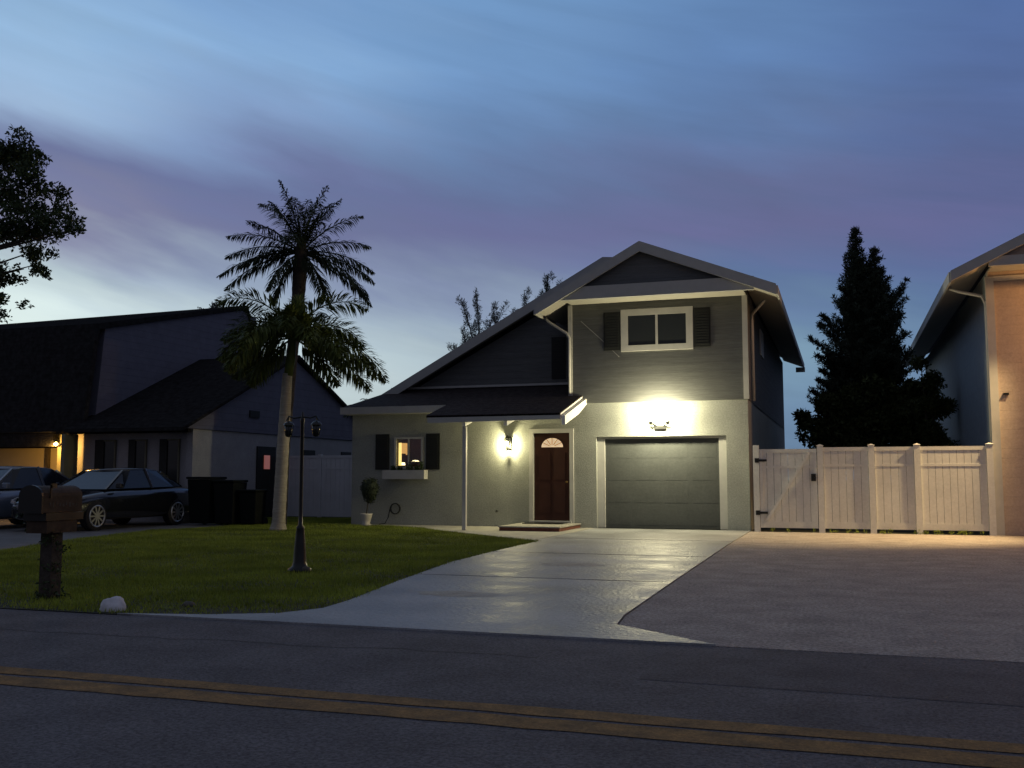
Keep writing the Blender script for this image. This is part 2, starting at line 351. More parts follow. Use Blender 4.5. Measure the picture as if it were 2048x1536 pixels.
flat('road_patch', [(2.1,5.9),(-1.2,6.0),(-1.25,6.9),(2.05,6.8)], -.002, M['asphalt_patch'])
for seed, (p0, p1) in enumerate((((-14,6.1),(-2.0,6.5)),((-3,2.9),(9,3.3)),((-9,5.6),(-7.5,7.3)))):
    rr_ = random.Random(seed+40); P = []; n = 60; oy = 0
    for k in range(n+1):
        oy = oy*.8+rr_.uniform(-.05,.05); P.append((p0[0]+(p1[0]-p0[0])*k/n+rr_.uniform(-.02,.02), p0[1]+(p1[1]-p0[1])*k/n+oy))
    w2 = [.004+rr_.random()*.006 for _ in P]; mb = MB()
    mb.add([(x, y-w_, -.0025) for (x, y), w_ in zip(P, w2)]+[(x, y+w_, -.0025) for (x, y), w_ in zip(P, w2)], [(k, k+1, n+2+k, n+1+k) for k in range(n)])
    struct(mb.build('road_crack', M['rubber']))
# driveway joints
for yy in (11.4, 15.2, 19.0):
    struct(B(-5.42, yy, .0125, -1.98, yy+.018, .0145).build('driveway_joint', M['asphalt']))

def inpoly(x, y, P):
    c = False; j = len(P)-1
    for i in range(len(P)):
        xi, yi = P[i]; xj, yj = P[j]
        if (yi > y) != (yj > y) and x < (xj-xi)*(y-yi)/(yj-yi)+xi: c = not c
        j = i
    return c
def build_grass():
    rng = np.random.default_rng(3)
    N = 620000
    X = rng.uniform(-16.3, -4.4, N); Y = 7.36 + (26.5-7.36)*rng.uniform(0, 1, N)**1.35
    P = lawn_poly; ins = np.zeros(N, bool); j = len(P)-1
    for i in range(len(P)):
        xi, yi = P[i]; xj, yj = P[j]
        if yi != yj:
            ins ^= ((yi > Y) != (yj > Y)) & (X < (xj-xi)*(Y-yi)/(yj-yi)+xi)
        j = i
    # thinner, tufted edges and patches
    patch = np.sin(X*2.1+np.sin(Y*1.7)*2)*np.sin(Y*1.9+X*.6)
    keep = ins & (rng.uniform(0, 1, N) < (0.8 + .2*patch)*np.clip((Y-7.2+.3*np.sin(X*1.7))/1.6, .12, 1))
    X, Y = X[keep], Y[keep]; n = len(X); X = X+rng.normal(0, .035, n); Y = Y+rng.normal(0, .03, n)
    h = rng.uniform(.02, .05, n)*(1+.25*patch[keep]); a = rng.uniform(0, 6.283, n); w = rng.uniform(.003, .006, n)
    lean = rng.uniform(0, .03, n); b = rng.uniform(0, 6.283, n)
    V = np.zeros((n, 3, 3), np.float32)
    V[:, 0] = np.stack([X-np.cos(a)*w, Y-np.sin(a)*w, np.full(n, .004)], 1)
    V[:, 1] = np.stack([X+np.cos(a)*w, Y+np.sin(a)*w, np.full(n, .004)], 1)
    V[:, 2] = np.stack([X+np.cos(b)*lean, Y+np.sin(b)*lean, h], 1)
    me = bpy.data.meshes.new('grass'); me.vertices.add(n*3); me.vertices.foreach_set('co', V.ravel())
    me.loops.add(n*3); me.loops.foreach_set('vertex_index', np.arange(n*3, dtype=np.int32))
    me.polygons.add(n); me.polygons.foreach_set('loop_start', np.arange(0, n*3, 3, dtype=np.int32))
    me.update(); me.materials.append(M['grass'])
    o = bpy.data.objects.new('grass', me); col.objects.link(o); o['kind'] = 'stuff'
    o['label'] = 'short green front lawn grass beside the driveway'
build_grass()

# ---------------------------------------------------------------- middle house
house = thing('two_storey_house', 'grey two storey house with lit front door lamp, single garage and broad gable', 'house', (-6.5, 23, 0))
def ptop(prof, t): return [(x, z) for x, z in prof] + [(x, z-t) for x, z in reversed(prof)]
# lower stucco front, built around its openings: window x -10.78..-10.03 z 1.43..2.21 ; door ; garage recess
w = MB()
Y0, Y1 = 23.0, 23.22
w.box(-12.0, Y0, 0, -10.80, Y1, 2.93); w.box(-10.80, Y0, 0, -10.0, Y1, 1.42); w.box(-10.80, Y0, 2.22, -10.0, Y1, 2.93)
w.box(-10.0, Y0, 0, -7.10, Y1, 2.93); w.box(-7.10, Y0, 2.27, -6.19, Y1, 2.93); w.box(-6.19, Y0, 0, -5.54, Y1, 2.97)
w.box(-7.10, Y0, 0, -6.19, Y1, 0.12)
w.box(-5.54, Y0, 2.16, -2.50, Y1, 2.97); w.box(-2.50, Y0, 0, -2.0, Y1, 2.97)
w.box(-12.0, Y1, 0, -11.8, 38, 2.93); w.box(-2.2, Y1, 0, -2.0, 38, 2.97); w.box(-11.8, 37.8, 0, -2.2, 38, 2.93)
w.build('wall', M['stucco'], house)
# upper siding: garage block and set-back main gable
s = MB()
s.prism_y([(-6.13,2.975),(-1.985,2.975),(-1.985,5.50),(-6.13,5.50)], 22.955, 24.6)
s.prism_y([(-11.8,2.94),(-2.0,2.94),(-2.0,5.46),(-4.3,6.3),(-5.6,6.42),(-11.8,3.10)], 24.5, 37.99)
s.build('siding_wall', M['siding'], house)
# roofs
rf = MB()
rear = [(-11.95,3.278),(-5.6,6.74),(-4.3,6.62)]
rf.prism_y(ptop(rear, .05), 24.12, 38.3)
front = [(-6.80,5.27),(-4.3,6.62)]
rf.prism_y(ptop(front, .05), 22.25, 25.2)
rf.prism_y(ptop([(-4.3,6.62),(-1.28,5.44)], .05), 22.25, 38.3)
roof = rf.build('roof', M['shingle_light'], house)
sf = MB()
sf.prism_y(ptop([(-11.93,3.232),(-5.6,6.68),(-4.3,6.56)], .10), 24.16, 24.49)
sf.prism_y(ptop([(-6.77,5.22),(-6.135,5.565)], .10), 22.30, 24.45)
sf.prism_y(ptop([(-1.98,5.655),(-1.30,5.39)], .10), 22.30, 38.2)
sf.box(-6.13, 22.36, 5.36, -1.985, 22.95, 5.40)
sf.build('soffit', M['soffit'], house)
rb = MB()
rb.prism_y(ptop([(-6.82,5.275),(-4.3,6.635),(-1.27,5.45)], .24), 22.20, 22.245)
rb.prism_y(ptop([(-11.97,3.278),(-5.6,6.75),(-5.0,6.70)], .26), 24.07, 24.115)
rb.box(-6.34, 22.25, 5.36, -1.75, 22.35, 5.66)          # horizontal return across the gable foot
rb.box(-1.275, 22.25, 5.23, -1.235, 38.3, 5.42)
rb.box(-6.86, 22.25, 5.06, -6.825, 24.1, 5.26)
rb.build('rake_board', M['trim_grey'], house)
pd = MB(); pd.prism_y([(-5.95,5.66),(-2.35,5.66),(-4.3,6.42)], 22.36, 22.45); pd.build('gable_panel', M['siding'], house)
B(-1.55, 38.3, 5.12, -1.22, 38.36, 5.30).build('eave_end', M['trim'], house)
# low roof over the left rooms, hipped at its left end
lr = MB()
top = [(-12.12,22.58,2.97),(-6.135,22.58,2.97),(-6.135,24.5,3.56),(-11.55,24.5,3.56)]
bot = [(x, y, z-.05) for x, y, z in top]
lr.add(top+bot, [(0,1,2,3),(7,6,5,4),(0,4,5,1),(1,5,6,2),(2,6,7,3),(3,7,4,0)])
# porch extension, further forward
z0p, sl = 2.62, .27
lr.prism_x([(20.95,z0p),(22.60,z0p+.27*1.65),(22.94,z0p+.27*1.99),(22.94,z0p+.27*1.99-.05),(20.95,z0p-.05)], -9.05, -5.86)
lr.build('porch_roof', M['shingle'], house)
for bb in ((-12.12,22.54,2.80,-9.07,22.578,2.975),(-12.08,22.58,2.80,-6.14,22.99,2.84),(-11.6,24.44,3.575,-6.14,24.49,3.63),(-6.20,22.93,2.98,-6.10,22.953,5.35),(-2.08,22.93,2.98,-1.96,22.953,5.36)):
    B(*bb).build('trim_board', M['trim'], house)
pb = MB()
pb.add([(-9.02,20.95,2.44),(-5.86,20.95,2.48),(-5.86,21.0,2.48),(-9.02,21.0,2.44),(-9.02,20.95,2.605),(-5.86,20.95,2.605),(-5.86,21.0,2.605),(-9.02,21.0,2.605)], [(0,3,2,1),(4,5,6,7),(0,1,5,4),(1,2,6,5),(2,3,7,6),(3,0,4,7)])
pb.build('porch_beam', M['trim_grey'], house)
MB().prism_x([(21.0,2.46),(21.0,2.61),(22.94,3.13),(22.94,2.98)], -5.90, -5.855).build('porch_rake', M['trim_bright'], house)
MB().prism_x([(21.01,2.555),(22.93,3.075),(22.93,3.055),(21.01,2.535)], -9.03, -5.91).build('porch_ceiling', M['soffit'], house)
for bx in (-8.15, -7.15, -5.80):
    MB().prism_x([(21.02,2.36),(21.02,2.56),(22.98,3.08),(22.98,2.95),(22.2,2.66)], bx-.04, bx+.04).build('porch_bracket', M['trim_bright'], house)
B(-8.20, 21.06, 0.018, -8.11, 21.15, 2.36).build('porch_post', M['trim'], house, bevel=.008)
# garage door and its surround
gf = MB()
gf.box(-5.54, 23.10, 0.02, -5.36, 23.20, 2.16); gf.box(-2.68, 23.10, 0.02, -2.50, 23.20, 2.16); gf.box(-5.36, 23.10, 2.11, -2.68, 23.20, 2.16)
gf.build('garage_frame', M['trim'], house)
gd = MB(); gd.box(-5.36, 23.17, 0.02, -2.68, 23.20, 2.11)
for i in range(4):
    for k in range(4):
        x0 = -5.36+.06+k*.67; zz = .02+i*.5225+.07
        gd.box(x0, 23.1665, zz, x0+.55, 23.17, zz+.38)
gd.build('garage_door', M['garage_door'], house)
# front door
df = MB(); df.box(-7.20, 22.955, .10, -7.10, 22.998, 2.37); df.box(-6.19, 22.955, .10, -6.09, 22.998, 2.37); df.box(-7.10, 22.955, 2.27, -6.19, 22.998, 2.37); df.box(-7.15, 22.90, .12, -6.14, 22.998, .17)
df.build('door_frame', M['trim'], house)
dr = MB(); dr.box(-7.10, 23.06, .12, -6.19, 23.10, 2.27)
for a, b, c, d in ((-6.97,.35,-6.69,1.05),(-6.60,.35,-6.32,1.05),(-6.97,1.15,-6.69,1.80),(-6.60,1.15,-6.32,1.80)): dr.box(a, 23.045, b, c, 23.06, d)
door = dr.build('front_door', M['door_red'], house)
fl = MB(); cx, cz, rr = -6.645, 1.93, .27
pts = [(cx+rr*math.cos(t), cz+rr*.82*math.sin(t)) for t in [math.pi*k/14 for k in range(15)]]
fl.prism_y(pts, 23.047, 23.058)
fan = fl.build('fanlight', M['em_fan'], door)
mu = MB()
for k in (1, 2, 3, 4, 5):
    t = math.pi*k/6; mu.bar((cx+.07*math.cos(t), 23.04, cz+.06*math.sin(t)), (cx+rr*math.cos(t), 23.04, cz+.82*rr*math.sin(t)), .012, .012)
mu.build('muntin', M['brass'], door)
MB().lathe([(.0,0),(.03,.0),(.035,.03),(.0,.045)], (-6.27, 22.995, 1.08), 12).build('door_knob', M['brass'], door)
# upper window
uw = MB()
uw.box(-4.90,22.915,4.17,-3.20,22.953,4.31); uw.box(-4.90,22.915,5.02,-3.20,22.953,5.17); uw.box(-4.90,22.915,4.31,-4.73,22.953,5.02); uw.box(-3.36,22.915,4.31,-3.20,22.953,5.02); uw.box(-4.075,22.915,4.31,-4.02,22.953,5.02)
win = uw.build('upper_window', M['trim'], house)
B(-4.73,22.93,4.31,-3.36,22.951,5.02).build('pane', M['glass_dark'], win)
for x0, x1 in ((-5.32,-4.92),(-3.18,-2.80)):
    sh = MB(); sh.box(x0,22.925,4.21,x1,22.953,5.13)
    for k in range(13): sh.box(x0+.04,22.912,4.26+k*.064,x1-.04,22.925,4.30+k*.064)
    sh.build('shutter', M['shutter'], house)
sh = MB(); sh.box(-7.06,24.46,3.74,-6.70,24.498,4.82)
for k in range(15): sh.box(-7.02,24.445,3.80+k*.066,-6.74,24.46,3.84+k*.066)
sh.build('shutter', M['shutter'], house)
# lower lit window
lw = MB()
lw.box(-10.80,22.965,1.42,-10.0,23.03,1.47); lw.box(-10.80,22.965,2.17,-10.0,23.03,2.22); lw.box(-10.80,22.965,1.47,-10.745,23.03,2.17); lw.box(-10.055,22.965,1.47,-10.0,23.03,2.17); lw.box(-10.42,22.975,1.47,-10.385,23.02,2.17)
lwin = lw.build('lit_window', M['trim'], house)
B(-10.745,23.0,1.47,-10.055,23.006,2.17).build('pane', M['glass'], lwin)
for x0, x1 in ((-11.32,-10.94),(-9.92,-9.55)):
    sh = MB(); sh.box(x0,22.965,1.40,x1,22.998,2.30)
    for k in range(13): sh.box(x0+.04,22.95,1.44+k*.063,x1-.04,22.965,1.48+k*.063)
    sh.build('shutter', M['shutter'], house)
# the room seen through it
rm = MB()
rm.box(-12.0,25.6,.9,-9.0,25.65,2.7); rm.box(-12.05,23.23,.9,-12.0,25.6,2.7) if False else None
rm.box(-11.79,23.23,.85,-9.0,25.6,.9); rm.box(-11.79,23.23,2.7,-9.0,25.6,2.75); rm.box(-9.05,23.23,.9,-9.0,25.6,2.7)
rm.build('room', M['room'], house)
B(-10.74,23.12,1.50,-10.665,23.14,2.08).build('lit_curtain', M['em_curtain'], house)
B(-11.48,24.9,1.82,-11.32,24.93,2.14).build('lit_doorway', M['em_curtain2'], house)
B(-11.02,25.30,1.90,-10.86,25.33,2.1).build('lit_picture', M['em_picture'], house)
MB().lathe([(.0,0),(.055,.0),(.045,.07),(.0,.075)], (-10.92, 23.8, 1.52), 14).build('table_lamp_shade', M['em_shade'], house)
MB().lathe([(.0,0),(.11,.0),(.06,.03),(.0,.035)], (-10.62, 23.9, 1.62), 14).build('hanging_lamp_shade', M['em_shade'], house)
mb = MB(); mb.box(-11.7,24.6,.9,-11.35,25.2,1.85); mb.box(-10.9,24.5,.9,-10.2,24.9,1.55); mb.build('cabinet', M['cardboard'], house)
mb = MB(); mb.lathe([(.0,0),(.05,.0),(.06,.1),(.0,.1)], (-10.55, 23.4, 1.42), 10); leaves(mb, (-10.5,23.4,1.6), .12,.08,.1, 60, .05); mb.build('sill_plant', M['leaf'], house)
# downspouts and vent
MB().tube([(-6.78,23.05,5.08),(-6.70,22.93,4.98),(-6.22,22.90,4.66),(-6.16,22.90,4.55),(-6.16,22.90,3.2)], .035, 8).build('downspout', M['trim'], house, smooth=True)
MB().tube([(-1.60,23.4,5.30),(-1.93,23.8,5.05),(-1.93,23.85,4.9),(-1.93,23.85,3.0)], .035, 8).build('downspout', M['trim'], house, smooth=True)
MB().tube([(-5.88,22.94,4.95),(-5.4,22.94,4.50),(-4.95,22.94,4.05)], .006, 6).build('cable', M['trim_grey'], house)
wn = MB(); wn.box(-1.998,26.9,4.45,-1.965,27.9,5.15); wn.build('side_window', M['trim'], house)
MB().tube([(-8.02,22.98,.38),(-8.02,22.90,.40),(-8.02,22.88,.36)], .018, 8).build('hose_tap', M['metal_dark'], house)

# lamps of the middle house
def point(name, loc, power, color, r=.04, parent=None):
    d = bpy.data.lights.new(name, 'POINT'); d.energy = power; d.color = color; d.shadow_soft_size = r
    o = bpy.data.objects.new(name, d); o.location = loc; col.objects.link(o)
    if parent is not None: o.parent = parent; o.matrix_parent_inverse = Matrix.Translation(-parent.location)
    return o
fx = thing('flood_light', 'bright twin head flood light mounted on the wall above the garage door', 'lamp', (-4.0, 22.99, 2.38))
mb = MB(); mb.box(-4.14,22.93,2.32,-3.86,22.998,2.40); mb.build('bracket', M['metal_dark'], fx)
for sx in (-1, 1):
    hx = -4.0+sx*.20
    mb = MB(); mb.tube([(-4.0+sx*.08,22.94,2.39),(hx,22.85,2.46)], .015, 8)
    mb.tube([(hx,22.86,2.44),(hx-.00,22.78,2.52)], [.035,.05], 14, caps=True); hd = mb.build('lamp_head', M['metal_dark'], fx)
    MB().lathe([(0,-.07),(.05,-.045),(.075,0),(.05,.045),(0,.07)], (hx, 22.76, 2.57), 12).build('bulb', M['em_bulb'], hd)
    point('flood_glow', (hx, 22.62, 2.58), 175, (1.0,.89,.55), .06, fx)
lt = thing('wall_lantern', 'lit wall lantern glowing beside the red front door', 'lamp', (-7.73, 22.99, 2.05))
mb = MB(); mb.box(-7.79,22.97,1.88,-7.67,22.998,2.2); mb.tube([(-7.73,22.97,2.18),(-7.73,22.90,2.22),(-7.73,22.86,2.19)], .012, 6)
mb.lathe([(.0,.0),(.085,.0),(.02,.05),(.0,.055)], (-7.73,22.86,2.14), 6)
mb.lathe([(.0,-.02),(.02,-.02),(.028,.0),(.0,.0)], (-7.73,22.86,1.90), 6)
for k in range(4):
    t = 2*math.pi*(k+.5)/4; mb.tube([(-7.73+.05*math.cos(t),22.86+.05*math.sin(t),1.90),(-7.73+.08*math.cos(t),22.86+.08*math.sin(t),2.14)], .009, 4)
mb.build('lantern_frame', M['metal_dark'], lt)
MB().lathe([(0,-.05),(.02,-.04),(.032,0),(.02,.04),(0,.05)], (-7.73,22.86,2.03), 12).build('bulb', M['em_porch'], lt)
point('lantern_glow', (-7.73,22.82,2.00), 105, (1.0,.88,.48), .03, lt)
point('room_glow', (-11.0,24.6,2.45), 1.4, (1.0,.55,.20), .1, house)

# brick step
st = thing('door_step', 'low red brick step with pale slab below the front door', 'step', (-6.6,22,0.018))
B(-7.32,21.1,.018,-5.93,22.95,.095).build('brick_base', M['brick'], st)
B(-7.34,21.08,.095,-5.91,22.96,.12).build('slab', M['walk'], st)
B(-7.15,22.25,.121,-6.2,22.88,.14).build('doormat', M['metal_dark']); tag(bpy.data.objects['doormat'], 'dark doormat lying on the step below the front door', 'doormat')

# window box
pl = thing('window_box', 'long white planter box under the lit window', 'planter', (-10.4,22.85,1.15))
pbx = MB(); pbx.box(-11.0,22.72,1.16,-9.86,22.74,1.385); pbx.box(-11.0,22.96-.02,1.16,-9.86,22.96,1.385); pbx.box(-11.0,22.74,1.16,-10.98,22.94,1.385); pbx.box(-9.88,22.74,1.16,-9.86,22.94,1.385); pbx.box(-10.98,22.74,1.16,-9.88,22.94,1.19)
pbx.build('box', M['trim'], pl)
B(-10.97,22.745,1.19,-9.89,22.935,1.35).build('earth', M['soil'], pl)
for (x, h, r), w_ in zip(((-10.75,.10,.09),(-10.58,.07,.08),(-10.3,.13,.12),(-10.1,.10,.08),(-9.98,.16,.05)), ('leftmost leafy plant','second low plant from the left','bushy middle plant','second low plant from the right','tall thin plant at the right end')):
    mb = MB(); mb.tube([(x,22.84,1.34),(x,22.84,1.36+h)], .006, 5); leaves(mb, (x,22.84,1.36+h*.6), r*.8, .07, h, 220, .045)
    mb.build('box_plant', M['leaf']); tag(bpy.context.scene.objects[-1] if False else col.objects[-1], w_+' of the white window box', 'plant', 'plants in the window box')

# topiary in a pot
tp = thing('topiary_bush', 'egg shaped dark topiary on a stem in a white pot by the wall', 'potted plant', (-11.25,22.4,0.0))
mb = MB(); mb.lathe([(.10,.0),(.13,.02),(.09,.06),(.12,.16),(.15,.26),(.16,.30),(.13,.30),(.13,.27)], (-11.27,22.4,.01), 18); mb.build('pot', M['pot'], tp, smooth=True)
MB().tube([(-11.27,22.4,.28),(-11.22,22.4,.62)], .014, 6).build('stem', M['bark'], tp)
mb = MB()
for z, rr, n in ((.93,.235,1500),(.75,.17,500),(.66,.10,200)): leaves(mb, (-11.18,22.4,z), rr, rr, rr*1.18, n, .05, shell=.55)
mb.lathe([(.0,.62),(.10,.68),(.18,.80),(.20,.95),(.16,1.08),(.0,1.17)], (-11.18,22.4,0), 14)
mb.build('foliage', M['leaf_con'], tp)
hs = MB()
for k in range(3): hs.tube([(-10.72+.13*math.cos(t), 22.93-k*.025, .42+.13*math.sin(t)) for t in [2*math.pi*i/18 for i in range(19)]], .012, 6)
hs.tube([(-10.86,22.9,.42),(-10.90,22.88,.2),(-10.95,22.8,.05),(-11.1,22.75,.03)], .012, 6)
tag(hs.build('garden_hose', M['metal_dark']), 'coiled dark garden hose hung low on the wall below the lit window', 'hose')

# ---------------------------------------------------------------- right white fence with gate
def fence_panel(x0, x1, y, top, parent, m, name='panel', bottom=.09):
    mb = MB(); n = max(3, int(round((x1-x0)/.15))); w_ = (x1-x0)/n
    for i in range(n): mb.box(x0+i*w_+.003, y-.018, bottom+.1, x0+(i+1)*w_-.003, y+.018, top-.06)
    mb.box(x0, y-.03, top-.08, x1, y+.03, top); mb.box(x0, y-.03, bottom, x1, y+.03, bottom+.14)
    mb.box(x0, y-.026, top-.42, x1, y+.022, top-.37)
    return mb.build(name, m, parent)
fn = thing('vinyl_fence', 'tall white vinyl privacy fence between the grey house and the right house', 'fence', (1.2,22.88,0))
xs = [-.46, .60, 1.52, 2.93]
for a, b in zip(xs[:-1], xs[1:]): fence_panel(a+.065, b-.065, 22.88, 1.86, fn, M['vinyl'])
for x in xs:
    mb = MB(); mb.box(x-.063,22.815,0,x+.063,22.945,1.90); p = mb.build('post', M['vinyl'], fn)
    mb = MB(); mb.add([(x-.08,22.80,1.90),(x+.08,22.80,1.90),(x+.08,22.96,1.90),(x-.08,22.96,1.90),(x,22.88,1.93)], [(3,2,1,0),(0,1,4),(1,2,4),(2,3,4),(3,0,4)]); mb.build('post_cap', M['vinyl'], p)
gt = thing('vinyl_gate', 'white vinyl gate with diagonal brace and black hinges beside the garage', 'gate', (-1.2,22.88,0))
fence_panel(-1.762,-.535,22.88,1.83,gt,M['vinyl'],'gate_panel')
mb = MB(); mb.bar((-1.62,22.835,.26),(-.68,22.835,1.76),.03,.06); mb.box(-1.762,22.835,.09,-1.69,22.862,1.83); mb.box(-.61,22.835,.09,-.535,22.862,1.83); mb.build('brace', M['vinyl'], gt)
mb = MB(); mb.box(-1.90,22.82,0,-1.77,22.94,1.92); mb.build('gate_post', M['vinyl'], gt)
for z in (.42, 1.58):
    mb = MB(); mb.box(-1.86,22.805,z-.05,-1.77,22.83,z+.05); mb.box(-1.77,22.81,z-.025,-1.60,22.829,z+.025); mb.build('hinge', M['metal_dark'], gt)
mb = MB(); mb.box(-.66,22.805,1.12,-.56,22.829,1.28); mb.tube([(-.61,22.80,1.2),(-.61,22.77,1.2)], .015, 6); mb.build('latch', M['metal_dark'], gt)

mb = MB(); rw = random.Random(9)
for k in range(26):
    x = rw.uniform(-1.7, 2.9); leaves(mb, (x, 22.80, .03), .05, .03, .05, 14, .05, rw, up=1.5, asp=.25)
o_ = mb.build('weeds', M['grass']); o_['kind'] = 'stuff'; o_['label'] = 'small weeds along the foot of the white fence'
# ---------------------------------------------------------------- right house
rh = thing('right_house', 'tall house at the right edge, its front coloured tan for orange lamplight, with blue grey side wall', 'house', (6,24,0))
B(3.06,22.95,0,13,23.2,5.62).build('front_wall', M['siding_lamplit'], rh)
B(3.06,23.2,0,3.3,40,5.60).build('side_wall', M['siding_blue'], rh)
B(12.8,23.2,0,13,40,5.6).build('side_wall', M['siding_blue'], rh); B(3.3,39.8,0,12.8,40,5.6).build('rear_wall', M['siding_blue'], rh)
for bb in ((3.0,22.90,0,3.16,22.947,5.45),(3.012,22.949,0,3.057,23.08,5.45),(3.162,22.90,5.36,13,22.947,5.46)): B(*bb).build('trim_board', M['trim'], rh)
mb = MB(); mb.prism_y(ptop([(2.28,5.50),(8.0,8.3),(13.7,5.5)], .06), 22.25, 40.6); mb.build('roof', M['shingle_light'], rh)
mb = MB(); mb.prism_y(ptop([(2.31,5.455),(3.05,5.815)], .11), 22.30, 40.5); mb.box(3.06,22.36,5.56,13,22.94,5.60); mb.build('soffit', M['soffit'], rh)
mb = MB(); mb.prism_y(ptop([(2.26,5.50),(8.0,8.31),(13.7,5.5)], .22), 22.20, 22.245); mb.box(3.0,22.25,5.56,13,22.35,5.76); mb.box(2.23,22.25,5.26,2.275,40.6,5.48); mb.build('rake_board', M['trim_grey'], rh)
mb = MB(); mb.prism_y([(3.2,5.77),(12.8,5.77),(8.0,8.0)], 22.36, 22.45); mb.build('gable_panel', M['siding_lamplit'], rh)
mb = MB(); mb.tube([(2.28,23.4,5.36),(2.5,23.2,5.22),(2.95,23.12,5.08),(3.02,23.12,4.9),(3.02,23.12,.1)], .035, 8); mb.build('downspout', M['trim'], rh, smooth=True)
B(3.25,22.91,2.93,3.36,22.948,2.97).build('wall_vent', M['metal_dark'], rh)
ol = thing('flood_light', 'orange flood light on the right house front wall, beyond the right edge', 'lamp', (6.2,22.9,4.6))
mb = MB(); mb.box(6.1,22.88,4.5,6.3,22.948,4.7); mb.tube([(6.2,22.88,4.6),(6.2,22.72,4.62)], [.05,.09], 12); mb.build('lamp_head', M['metal_dark'], ol)
MB().lathe([(0,-.06),(.05,0),(0,.06)], (6.2,22.68,4.62), 10).build('bulb', M['em_orange'], ol)
point('orange_glow', (6.0,22.30,5.0), 460, (1.0,.48,.15), .1, ol)
gl = thing('flood_light', 'amber flood light under the right house eave, shining down the fence line', 'lamp', (4.55,22.6,5.2))
mb = MB(); mb.box(4.5,22.7,5.15,4.6,22.9,5.25); mb.tube([(4.55,22.72,5.2),(4.5,22.36,5.14)], [.05,.09], 12); mb.build('lamp_head', M['metal_dark'], gl)
sd = bpy.data.lights.new('amber_beam', 'SPOT'); sd.energy = 3800; sd.color = (1.0,.70,.32); sd.spot_size = R(58); sd.spot_blend = 1.0; sd.shadow_soft_size = .10
so_ = bpy.data.objects.new('amber_beam', sd); so_.location = (4.48,22.30,5.10); col.objects.link(so_)
so_.rotation_euler = (Vector((.9,21.3,0))-Vector(so_.location)).to_track_quat('-Z','Y').to_euler()
so_.parent = gl; so_.matrix_parent_inverse = Matrix.Translation(-gl.location)

# ---------------------------------------------------------------- left house
lh = thing('purple_house', 'dark purple sided house with steep black roof at the left edge', 'house', (-20,22.4,0))
mb = MB(); mb.box(-20.9,22.6,0,-16.62,22.8,2.54)
mb.box(-16.6,22.37,0,-16.4,31.6,2.49)
mb.build('wall', M['stucco_w'], lh)
mb = MB(); mb.prism_x([(22.05,2.50),(31.8,2.50),(31.8,3.19),(27.4,4.90),(22.05,2.56)], -16.60, -16.35); mb.build('gable_wall', M['siding_purple'], lh)
mb = MB(); mb.prism_x([(31.4,.0),(31.6,.0),(31.6,2.5),(31.4,2.5)], -35, -16.6); mb.build('rear_wall', M['stucco_w'], lh)
mb = MB(); mb.prism_x([(21.7,2.51),(27.4,5.06),(32.05,3.10),(32.05,3.01),(27.4,4.97),(21.7,2.42)], -20.05, -16.2); mb.build('roof', M['shingle_dark'], lh)
mb = MB(); mb.prism_x([(22.65,2.5),(22.95,5.48),(29.7,7.05),(30.6,6.9),(31.3,2.5)], -34.9, -19.9); mb.build('upper_wall', M['siding_purple'], lh)
mb = MB()                      # steep front slope, shallow upper slope whose ridge sinks to the left, rear slope
xl, xr = -35.0, -19.82
A_ = [(22.1,2.46,2.46),(22.5,5.52,5.52),(29.95,6.72,7.28),(32.0,3.2,3.2),(31.9,3.1,3.1),(29.95,6.58,7.14),(22.66,5.38,5.38),(22.25,2.46,2.46)]
n_ = len(A_); vs = [(xl,y,zl) for y,zl,zr in A_]+[(xr,y,zr) for y,zl,zr in A_]
mb.add(vs, [(i,(i+1)%n_,(i+1)%n_+n_,i+n_) for i in range(n_)]+[(0,7,6,1),(1,6,5,2),(2,5,4,3),(n_+1,n_+6,n_+7,n_),(n_+2,n_+5,n_+6,n_+1),(n_+3,n_+4,n_+5,n_+2)]); mb.build('mansard_roof', M['shingle_dark'], lh)
mb = MB(); mb.box(-35,22.15,2.06,-20.83,22.32,2.55); mb.box(-35,22.32,2.06,-20.83,23.4,2.10); mb.box(-20.83,22.15,2.40,-16.4,22.32,2.55); mb.box(-20.83,22.32,2.42,-16.62,22.6,2.46); mb.build('fascia', M['shingle_dark'], lh)
mb = MB(); mb.box(-35,23.35,0,-21.0,23.45,2.4); mb.build('garage_door', M['garage_yellow'], lh)
mb = MB(); mb.box(-22.15,23.25,0,-22.03,23.35,2.06); mb.build('door_frame', M['bark'], lh)
B(-20.36,21.95,0,-20.24,22.448,2.39).build('corner_post', M['wall_cream'], lh)
B(-20.95,22.45,0,-20.5,22.6,2.42).build('pier', M['wall_cream'], lh)
for a, b, c in ((-19.75,-19.45,-19.05),(-18.62,-18.40,-18.03),(-17.60,-17.36,-16.96)):
    mb = MB(); mb.box(a,22.55,.45,b,22.598,2.24); mb.build('shutter', M['shutter'], lh)
    mb = MB(); mb.box(b,22.54,.42,c,22.598,.47); mb.box(b,22.54,2.20,c,22.598,2.24); mb.box(c-.04,22.54,.47,c,22.598,2.20); wf = mb.build('window', M['wall_cream'], lh)
    B(b,22.58,.47,c-.04,22.597,2.20).build('pane', M['glass_dark'], wf)
B(-16.398,25.4,0.02,-16.36,26.4,2.12).build('side_door', M['shutter'], lh)
B(-16.36,25.75,1.45,-16.34,26.05,1.86).build('lit_window', M['em_red'], lh)
for y in (28.1, 30.6): B(-16.398,y,1.90,-16.37,y+.7,2.08).build('wall_vent', M['shutter'], lh)
B(-16.345,24.9,2.95,-16.31,25.4,3.15).build('gable_vent', M['shutter'], lh)
pt = thing('wall_lantern', 'glowing orange wall lamp under the eave of the purple house', 'lamp', (-20.73,22.2,2.14))
